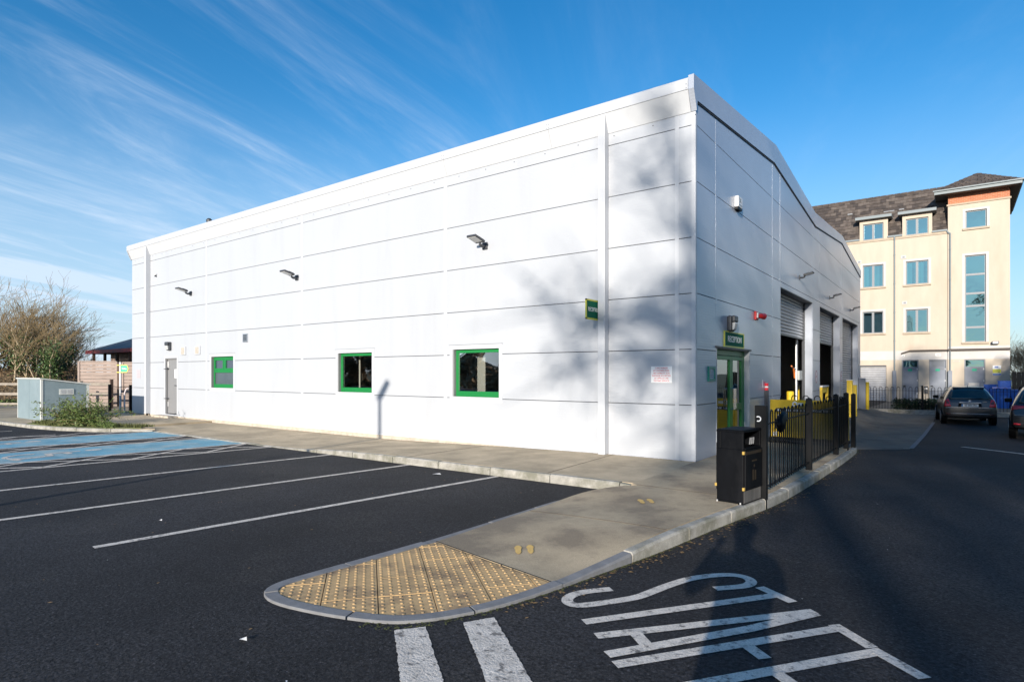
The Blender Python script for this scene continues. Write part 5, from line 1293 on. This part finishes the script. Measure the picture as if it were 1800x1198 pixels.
t = empty('red_twig_tuft', (-16.7, -3.1, -.05), 'low leafy ground plant at the tip of the planted corner', 'plant'); mbL = MB()
leaves(rng, 900, (-17.0, -3.25, 0), (.65, .25, .13), .03, mbL, zmin=-.05); ob('foliage', mbL, M_shrub, t)

# cedar screens, sign post, mesh fence, rail
def screen(pxa, pxb, d, ztop, label, n=13):
    a, b = at(pxa, d, 0), at(pxb, d, 0); u = (b-a).normalized(); nn = Vector((u.y, -u.x, 0)); 
    t = empty('cedar_screen', tuple(a), label, 'fence', 'cedar board screens')
    z0 = -.08; h = (ztop-z0)/n
    for k in range(n):
        o = nn*random.uniform(0, .012); mb = MB(); th = nn*.025
        p = [a+o+Vector((0, 0, z0+k*h+.008)), b+o+Vector((0, 0, z0+k*h+.008)), b+o+Vector((0, 0, z0+(k+1)*h-.008)), a+o+Vector((0, 0, z0+(k+1)*h-.008))]
        ob('plank', mb.prism(p, tuple(-th)), M_wood, t)
    mb = MB()
    for q in (a, b): mb.prism([q+nn*.04-u*.05+Vector((0, 0, z0)), q+nn*.04+u*.05+Vector((0, 0, z0)), q+nn*.04+u*.05+Vector((0, 0, ztop+.03)), q+nn*.04-u*.05+Vector((0, 0, ztop+.03))], tuple(-nn*.1))
    ob('post', mb, M_wood, t)
    mb = MB().prism([a+nn*.05+Vector((0, 0, ztop)), b+nn*.05+Vector((0, 0, ztop)), b+nn*.05+Vector((0, 0, ztop+.05)), a+nn*.05+Vector((0, 0, ztop+.05))], tuple(-nn*.1)); ob('top_rail', mb, M_wood, t)
    return t
screen(139, 205, 30.4, 2.16, 'pale horizontal cedar board screen left of the green arrow sign')
screen(216, 250, 29.8, 2.10, 'cedar board screen partly hidden by the white building')
mb = MB(); q = at(210.5, 30.0, 0); mb.prism([q+RV*(-.13)+Vector((0, 0, -.1)), q+RV*.13+Vector((0, 0, -.1)), q+RV*.13+Vector((0, 0, 2.12)), q+RV*(-.13)+Vector((0, 0, 2.12))], tuple(FV*.2))
tagit(ob('timber_post', mb, M_woodd), 'dark timber post between the two cedar screens', 'post')
# post and rail fence
t = empty('rail_fence', tuple(at(0, 28)), 'grey post and rail timber fence behind the kiosk', 'fence')
pa, pb = at(-70, 28.4, 0), at(196, 28.4, 0); u = (pb-pa).normalized(); Ln = (pb-pa).length
n = 5
for k in range(n+1):
    q = pa+u*(Ln*k/n); ob('post', MB().box(q.x-.06, q.y-.06, -.3, q.x+.06, q.y+.06, 1.22 if k < n else 1.30), M_rail if k < n else M_woodd, t)
    if k < n:
        q2 = pa+u*(Ln*(k+1)/n)
        for z in (1.08, .62, .14):
            ob('rail', MB().prism([q-FV*.06+Vector((0, 0, z-.06)), q2-FV*.06+Vector((0, 0, z-.06+random.uniform(-.02, .02))), q2-FV*.06+Vector((0, 0, z+.05)), q-FV*.06+Vector((0, 0, z+.05))], tuple(FV*.04)), M_rail, t)
t = empty('mesh_fence', (-25.8, 0, 0), 'black wire mesh fence between the kiosk and the white building', 'fence')
for x in (-25.86, -23.72): ob('post', MB().box(x-.05, -.02, -.3, x+.05, .08, 1.10), M_black, t)
mb = MB()
for k in range(27): x = -25.8+k*.078; mb.tube([(x, .03, -.05), (x, .03, 1.03)], .004, 3, False)
for z in (.0, .35, .7, 1.0): mb.box(-25.8, .024, z-.006, -23.78, .036, z+.006)
ob('mesh_panel', mb, M_black, t)
t = empty('arrow_sign_post', tuple(at(212, 25.6, -.1)), 'white post with a green arrow shaped sign edged in yellow', 'sign')
q = at(211.6, 25.6, 0); ob('post', MB().tube([q+Vector((0, 0, -.2)), q+Vector((0, 0, 2.06))], .042, 8), M_whitep, t)
def qz(dx, z, off=-.06): return q+RV*dx+FV*off+Vector((0, 0, z))
bdp = ob('arrow_board', MB().prism([qz(.07, 1.64), qz(.31, 1.64), qz(.36, 1.775), qz(.31, 1.91), qz(.07, 1.91)], tuple(FV*.02)), M_lgreen, t)
ob('yellow_edge', MB().prism([qz(-.12, 1.605), qz(.32, 1.605), qz(.32, 1.64), qz(-.12, 1.64)], tuple(FV*.02)).prism([qz(-.12, 1.91), qz(.32, 1.91), qz(.32, 1.945), qz(-.12, 1.945)], tuple(FV*.02)).prism([qz(.31, 1.91, -.061), qz(.36, 1.775, -.061), qz(.31, 1.64, -.061), qz(.345, 1.64, -.061), qz(.39, 1.775, -.061), qz(.345, 1.91, -.061)], tuple(FV*.015)), M_syell, bdp)
text('lettering', 'Toilets', .10, M_whitep, tuple(qz(.20, 1.775, -.063)), RV, (0, 0, 1), bdp, sx=.75, bold=.003)
t = empty('tubular_rail', (-23.9, -.5, -.1), 'pale bent tubular rail beside the mesh fence', 'rail')
a = at(219, 25, 0); b = at(236, 25, 0)
ob('tube', MB().tube([a+Vector((0, 0, -.2)), a+Vector((0, 0, .75)), a.lerp(b, .15)+Vector((0, 0, .9)), a.lerp(b, .3)+Vector((0, 0, .95)), b+Vector((0, 0, .95))], .032, 8), mat('pink_white_paint', (.7, .62, .62), .5), t)
# low building with dark roof
t = empty('low_building', (-43, 12, -.1), 'low pale brick building with dark hipped roof and red fascia', 'building')
ob('wall', box(-48.6, 8.2, -.3, -36, 18, 3.1), M_brickp, t)
ob('roof', MB().add([(-49.6, 6.9, 3.3), (-35, 6.9, 3.3), (-35, 19, 3.3), (-49.6, 19, 3.3), (-42.6, 12.9, 5.9), (-37, 12.9, 5.9)], [(0, 1, 5, 4), (1, 2, 5), (2, 3, 4, 5), (3, 0, 4), (0, 3, 2, 1)]), M_slate, t)
ob('fascia', MB().box(-49.6, 6.86, 3.06, -35, 6.9, 3.32).box(-49.64, 6.86, 3.06, -49.6, 19, 3.32), M_fasred, t)
ob('roof_lantern', MB().box(-42.6, 12.0, 5.4, -38, 13.8, 6.15), M_gutter, t); ob('lantern_roof', MB().prism([(-42.9, 11.7, 6.15), (-42.9, 14.1, 6.15), (-42.9, 12.9, 6.6)], (5.2, 0, 0)), M_slate, t)
for x in (-48.9, -46.8, -44.6, -42.4, -40.2): ob('veranda_post', box(x-.08, 7.1, -.3, x+.08, 7.26, 3.1), M_woodd, t)
for x in (-47.4, -44.9, -42.6):
    w_ = ob('window', MB().box(x-.1, 8.14, .9, x+1.3, 8.2, 2.4), M_wframe, t); ob('pane', MB().poly([(x, 8.13, 1.0), (x+1.2, 8.13, 1.0), (x+1.2, 8.13, 2.3), (x, 8.13, 2.3)]), G_apt, w_)

# ------------------------------------------------------------------ bare trees
def grow(rng, base, mbT, mbC, H, stems=4, lean=Vector((0, 0, 0)), spread=.45, levels=4, kids=(4, 4, 3, 3), r0=.07, tips=None, upb=.25, wind=Vector((0, 0, 0)), trunk_pts=None):
    def br(p, d, L_, r, lv):
        n = 4 if lv < 2 else 3; pts = [p]; q = p
        for i in range(n):
            d = (d+Vector((rng.gauss(0, .20), rng.gauss(0, .20), rng.gauss(0, .14)))+Vector((0, 0, upb*.25))+wind*(.06+.05*lv)).normalized()
            q = q+d*L_/n; pts.append(q)
        rr = [max(.0065, r*(1-.55*i/n)) for i in range(n+1)]
        (mbT if lv < 2 else mbC).tube(pts, rr, 5 if lv < 1 else (4 if lv < 2 else 3), False)
        if lv < 2 and trunk_pts is not None: trunk_pts.extend(pts)
        if lv >= levels:
            if tips is not None: tips.append(q)
            return
        for c_ in range(kids[min(lv, len(kids)-1)]):
            f = rng.uniform(.35, 1) if c_ else 1.; i = min(n-1, int(f*n)); s0 = pts[i].lerp(pts[i+1], f*n-i)
            ax = Vector((rng.gauss(0, 1), rng.gauss(0, 1), rng.gauss(0, .6))).normalized()
            nd = (d+ax*rng.uniform(.45, .95)*(1 if c_ else .4)).normalized()
            br(s0, nd, L_*rng.uniform(.52, .78), rr[i]*.62, lv+1)
    for s_ in range(stems):
        d = (Vector((rng.gauss(0, spread), rng.gauss(0, spread), 1))+lean).normalized()
        br(Vector(base)+Vector((rng.gauss(0, .25), rng.gauss(0, .25), 0))*(stems > 1), d, H*rng.uniform(.36, .50), r0*rng.uniform(.7, 1.15), 0)
rng = random.Random(21)
specs = [(-45, 37, 5.6, .6, 'bare thicket tree at the left edge with ivy at its base'), (2, 38, 6.4, .8, 'pale stemmed bare tree with dark ivy, second from the left edge'),
         (38, 36, 5.2, .5, 'slender bare tree with mossy yellow green lower stems'), (62, 35.5, 5.8, .15, 'pale crooked bare tree rising above the kiosk corner'),
         (84, 39, 6.3, .7, 'tall bare tree with dense ivy in the middle of the hedge'), (98, 35, 4.3, 1., 'ivy covered leaning tree beside the cedar screen'), (118, 41, 4.4, .0, 'wind bent bare tree at the right end of the hedge')]
for k, (px, d, H, ivy, lab) in enumerate(specs):
    b = at(px, d, .6); t = empty('bare_tree', tuple(b), lab, 'tree', 'bare trees of the roadside hedge')
    mT, mC, tp = MB(), MB(), []
    grow(rng, b, mT, mC, H*.98, 6 if k != 5 else 4, RV*.10, .34, 4, (4, 4, 3, 3), .085, None, .30, RV*.30, tp)
    ob('trunk', mT, M_bark, t); ob('crown', mC, M_twig, t)
    if ivy > 0:
        mL = MB(); low = [p for p in tp if p.z < .6+H*.62]
        for _ in range(int(4200*ivy)):
            p = rng.choice(low); leaf(rng, p+Vector((rng.gauss(0, .17), rng.gauss(0, .17), rng.gauss(0, .2))), .075, mL)
        ob('ivy', mL, M_ivy, t)
for k, (px, d, H, lab) in enumerate(((118, 56, 3.4, 'distant bare shrub behind the hedge end'), (142, 58, 3.0, 'distant bare shrub over the dark roof corner'))):
    b = at(px, d, .8); t = empty('distant_shrub', tuple(b), lab, 'shrub', 'distant bare shrubs'); mT, mC = MB(), MB()
    grow(rng, b, mT, mC, H, 7, Vector((0, 0, 0)), .5, 3, (4, 5, 4), .04); ob('trunk', mT, M_twig, t); ob('crown', mC, M_twig, t)
# earth bank with dead brambles
mb = MB(); nu, nv = 40, 10
for j in range(nv+1):
    for i in range(nu+1):
        px = -160+i*8.6; d = 30.6+j*1.2; p = at(px, d); fade = 1-smoothstep(130, 175, px)
        p.z = -.25+(1.95*smoothstep(0, 6, j)+rng.uniform(-.08, .08)*(j > 0))*fade; mb.v.append(tuple(p))
for j in range(nv):
    for i in range(nu): q = j*(nu+1)+i; mb.f.append((q, q+1, q+nu+2, q+nu+1))
ob('earth_bank', mb, M_earth, kind='structure', smooth=True)
mb = MB()
for _ in range(5200):
    px = rng.uniform(-120, 140); j = rng.random()**.8; d = 31.2+j*6.8; p = at(px, d); p.z = -.25+1.95*smoothstep(0, 6, j*6.8/1.2)*(1-smoothstep(130, 175, px))
    dd_ = Vector((rng.gauss(0, .8), rng.gauss(0, .8), rng.uniform(.2, 1))).normalized(); Ln = rng.uniform(.3, .95); pts = [p]
    for q in range(3): dd_ = (dd_+Vector((0, 0, -.28))).normalized(); p = p+dd_*Ln/3; pts.append(p)
    mb.tube(pts, [.011, .009, .007, .005], 3, False)
for _ in range(9000):
    px = rng.uniform(-120, 140); j = rng.random(); d = 31.2+j*6.8; p = at(px, d); p.z = -.2+1.95*smoothstep(0, 6, j*5.6)*(1-smoothstep(130, 175, px))+abs(rng.gauss(0, .28)); leaf(rng, p, .06, mb)
ob('undergrowth', mb, M_bram, kind='stuff')
mb = MB()
for _ in range(2600):
    px = rng.uniform(-120, 150); d = 30.2+rng.random()*2.2; p = at(px, d); p.z = -.15+rng.random()*.35; leaf(rng, p, .07, mb)
ob('low_weeds', mb, M_shrub, kind='stuff')
# right: bare trees past the apartments, low hedge behind the railing
rng = random.Random(5)
for k, (px, d, H, lab) in enumerate(((1790, 50, 4.6, 'bare brown tree between the apartments and the right edge'), (1812, 47, 4.2, 'bare brown tree cut off by the right edge'))):
    b = at(px, d, -.2); t = empty('roadside_tree', tuple(b), lab, 'tree', 'bare trees right of the apartments'); mT, mC = MB(), MB()
    grow(rng, b, mT, mC, H, 8, Vector((0, 0, 0)), .38, 4, (4, 4, 4, 3), .05); ob('trunk', mT, M_twig, t); ob('crown', mC, M_bram, t)
t = empty('low_hedge', (2.4, 24.7, -.2), 'low dark green hedge behind the apartment railing', 'hedge'); mL, mS = MB(), MB()
for k in range(16):
    c_ = Vector((1.35+k*.15, 24.65+rng.uniform(-.15, .15), .05)); leaves(rng, 260, c_, (.22, .32, .34), .05, mL, zmin=-.2); mS.tube([c_-Vector((0, 0, .25)), c_+Vector((rng.uniform(-.1, .1), 0, .2))], .012, 4)
ob('foliage', mL, M_leafd, t); ob('stems', mS, M_twig, t)

# ------------------------------------------------------------------ behind the photographer: what casts the shade, and trees added to darken the gable
rng = random.Random(3)
def big_tree(base, H, centre, rad, nleaf, size, label, clumps=30, core=.75, lm=None):
    t = empty('tall_tree', base, label, 'tree', 'tall trees behind the car park'); mT, mC, mL = MB(), MB(), MB()
    c_ = Vector(centre); b = Vector(base); mid = b.lerp(c_, .55); mid.z = max(2.0, c_.z-rad[2]*.9)
    mT.tube([b, b.lerp(mid, .5), mid, c_], [.30, .24, .2, .1], 8)
    limb = .085 if clumps == 40 else .09
    for k in range(clumps):
        while True:
            p = Vector((rng.uniform(-1, 1), rng.uniform(-1, 1), rng.uniform(-1, 1)))
            if .15 < p.length < 1: break
        q = c_+Vector((p.x*rad[0], p.y*rad[1], p.z*rad[2])); s0 = mid.lerp(c_, rng.uniform(0, .9))
        m_ = s0.lerp(q, .5)+Vector((0, 0, rng.uniform(.1, .5)))
        mT.tube([s0, m_, q], [limb, limb*.7, .03], 5)
        for _ in range(11 if clumps == 40 else 5):
            e = q+Vector((rng.gauss(0, .75), rng.gauss(0, .7), rng.gauss(0, .65))); mC.tube([q.lerp(m_, rng.random()*.5), e], [limb*.3, .012], 3, False)
        r_ = rng.uniform(.6, 1.2)*core
        leaves(rng, nleaf//clumps, q, (r_*1.15, r_, r_*.85), size, mL)
    ob('trunk', mT, M_bark, t); ob('crown', mL, lm or M_leafd, t); ob('twigs', mC, M_twig, t)
big_tree((14.5, -41, -.5), 17, (9.5, -40, 13.8), (3.6, 2.6, 3.5), 620, .12, 'airy tall tree opposite the building corner', 40, .7)
big_tree((19.0, -53, -.5), 24, (18.4, -52, 15.8), (4.2, 3.0, 8.4), 4600, .23, 'dense tall tree behind the road entrance', 70, 1.15)
big_tree((25.5, -54, -.5), 26, (25.2, -53, 16.0), (5.6, 3.2, 9.6), 7500, .27, 'dense tall tree farthest right behind the road', 76, 1.4)
for k, (x, y, h, r_) in enumerate(((-34, -40, 1.25, 4.0), (-42, -42, 2.2, 4.0), (-52, -41, 3.0, 5), (-63, -44, 3.2, 5), (-76, -42, 3.2, 6), (-24, -43, 1.2, 5), (-12, -43, 2.8, 5), (0, -45, 3.0, 5))):
    big_tree((x, y, -.5), h*2, (x, y, h*.8), (r_, 2.5, h*.9), 2000, .42, 'roadside tree %s' % ('opposite the small window', 'opposite the reception window', 'with broad crown beyond the car park', 'tallest of the far roadside row', 'at the far end of the roadside row', 'low and wide behind the parking bays', 'behind the street lamp', 'behind the photographer')[k], 30, 1.1, M_bram)
big_tree((15.5, -7, -.5), 12, (15.5, -7, 6.2), (3.2, 4.2, 5.6), 5200, .24, 'tall dense tree across the road, added unseen to darken the gable, level with the paved nose', 60, 1.4)  # unseen row, put in to block sky light from gable wall and road
rt = [o for o in bpy.data.objects if o.parent is None and o.get('label', '').startswith('tall dense tree across')][0]; rt['group'] = 'unseen trees added to darken the gable wall'
for k, (x, y) in enumerate(((16.2, 1.5), (15.6, 9.5), (16.5, 17.5), (16, 26))):
    o = copy_tree(rt); o.location = (x, y, -.5); o.rotation_euler = (0, 0, .9*k+.5); o['label'] = 'tall dense tree across the road, added unseen to darken the gable, level with the ' + ('litter bin', 'first roller door', 'third roller door', 'apartment railing')[k]
t = empty('street_lamp', (-4.37, -16, -.15), 'grey car park lamp post with tilted lamp head', 'street lamp')
ob('post', MB().tube([(-4.37, -16, -.3), (-4.37, -16, 5.15)], [.075, .055], 10), M_steel, t)
ob('lamp_head', MB().prism([(-4.52, -16.1, 5.12), (-4.27, -16.1, 5.10), (-3.98, -16.1, 5.52), (-4.14, -16.1, 5.60)], (0, .2, 0)), M_dgrey, t, bev=.02)
# photographer, whose shadow lies over the lettering
def person(loc, rz):
    t = empty('person', (0, 0, 0), 'photographer standing in a dark jacket with both hands raised to a camera', 'person')
    J = dict(pelvis=(0, 0, .95), waist=(0, .01, 1.12), chest=(0, .0, 1.36), neck=(0, .02, 1.53), chin=(0, .05, 1.60), head=(0, .05, 1.72), crown=(0, .03, 1.80),
             hl=(-.11, 0, .90), kl=(-.14, .03, .50), al=(-.16, -.02, .10), tl=(-.18, .13, .04), hr=(.11, 0, .90), kr=(.14, .03, .50), ar=(.16, -.02, .10), tr=(.18, .13, .04),
             sl=(-.19, 0, 1.45), el=(-.30, .12, 1.24), wl=(-.13, .26, 1.50), sr=(.19, 0, 1.45), er=(.30, .12, 1.24), wr=(.13, .26, 1.50))
    rad = dict(pelvis=.155, waist=.145, chest=.165, neck=.065, chin=.075, head=.10, crown=.075, hl=.105, kl=.068, al=.05, tl=.045, hr=.105, kr=.068, ar=.05, tr=.045, sl=.08, el=.052, wl=.036, sr=.08, er=.052, wr=.036)
    E_ = [('pelvis','waist'),('waist','chest'),('chest','neck'),('neck','chin'),('chin','head'),('head','crown'),('pelvis','hl'),('hl','kl'),('kl','al'),('al','tl'),('pelvis','hr'),('hr','kr'),('kr','ar'),('ar','tr'),('chest','sl'),('sl','el'),('el','wl'),('chest','sr'),('sr','er'),('er','wr')]
    names = list(J); me = bpy.data.meshes.new('body'); me.from_pydata([J[n] for n in names], [(names.index(a), names.index(b)) for a, b in E_], [])
    o = bpy.data.objects.new('body', me); col.objects.link(o); par(o, t)
    sk = o.modifiers.new('skin', 'SKIN'); ss = o.modifiers.new('sub', 'SUBSURF'); ss.levels = 2; ss.render_levels = 2
    if not me.skin_vertices:
        bm = bmesh.new(); bm.from_mesh(me); bm.verts.layers.skin.verify(); bm.to_mesh(me); bm.free()
    for n, v in zip(names, me.skin_vertices[0].data): v.radius = (rad[n], rad[n]*(.8 if n in ('chest', 'waist', 'pelvis') else 1))
    me.skin_vertices[0].data[0].use_root = True
    me.materials.append(M_cloth)
    for s_ in (-1, 1):
        for q in range(4): ob('finger', MB().tube([(s_*.13, .26, 1.50+q*.018), (s_*.09, .31, 1.51+q*.02), (s_*.05, .305, 1.515+q*.02)], .0085, 6), M_skin, t)
        ob('finger', MB().tube([(s_*.12, .25, 1.49), (s_*.09, .26, 1.46), (s_*.055, .27, 1.45)], .010, 6), M_skin, t)
    ob('hair', MB().tube([(0, .03, 1.72), (0, .02, 1.79), (0, .01, 1.83)], [.108, .10, .05], 12), M_black, t)
    t.location = loc; t.rotation_euler = (0, 0, rz); t.scale = (1.22, 1.22, 1.10)
person((3.70, -11.0, -.15), R(36))

# ------------------------------------------------------------------ small litter on the ground
rng = random.Random(9)
def scrap(x, y, z, s_, label):
    mb = MB(); mb.add([(x-s_, y-s_*.3, z), (x+s_*.2, y-s_*.5, z+.012), (x+s_, y+s_*.1, z+.004), (x+s_*.3, y+s_*.45, z+.02), (x-s_*.6, y+s_*.4, z+.006)], [(0, 1, 3, 4), (1, 2, 3)])
    tagit(ob('paper_scrap', mb, M_paper), label, 'litter', 'paper scraps')
p = at(800, 9.85, 0); scrap(-3.35, -3.1, -.142, .09, 'crumpled white paper scrap near the kerb at the end of a parking bay')
scrap(.05, -8.45, -.142, .035, 'small white scrap on the asphalt just below the paved nose')
scrap(-3.7, -7.35, -.142, .03, 'small white scrap between two parking bay lines on the left')
def scatter(name, n, fpt, size, m, zf):
    mb = MB()
    for _ in range(n):
        x, y = fpt(); z = zf(x, y); a = rng.uniform(0, 6.28); s_ = size*rng.uniform(.4, 1.3); c_, d_ = math.cos(a)*s_, math.sin(a)*s_
        mb.add([(x-c_, y-d_, z+.004), (x+d_*.5, y-c_*.5, z+.003+s_*.2), (x+c_, y+d_, z+.005), (x-d_*.5, y+c_*.5, z+.003+s_*.15)], [(0, 1, 2, 3)])
    ob(name, mb, m, kind='stuff')
def kerbside():
    p = rng.choice(KPs[int(len(KPs)*.55):]); return p.x+.03+abs(rng.gauss(0, .09)), p.y+rng.uniform(-.12, .12)
scatter('leaf_litter', 420, kerbside, .02, M_leaflit, zg)
scatter('moss', 1500, lambda: (lambda p: (p.x+.004+abs(rng.gauss(0, .02)), p.y+rng.uniform(-.1, .1)))(rng.choice(KPs[int(len(KPs)*.45):])), .012, M_moss, zg)
scatter('fallen_leaves', 120, lambda: (rng.uniform(-9, 1), rng.uniform(-9.5, -2.7)), .014, M_leaflit, zg)
scatter('grit', 70, lambda: (rng.uniform(-9, 4), rng.uniform(-9.5, 8)), .011, M_paper, zg)
scatter('wall_moss', 900, lambda: (rng.uniform(-12, -.2), -.03-abs(rng.gauss(0, .03))), .013, M_moss, lambda x, y: pw(x))
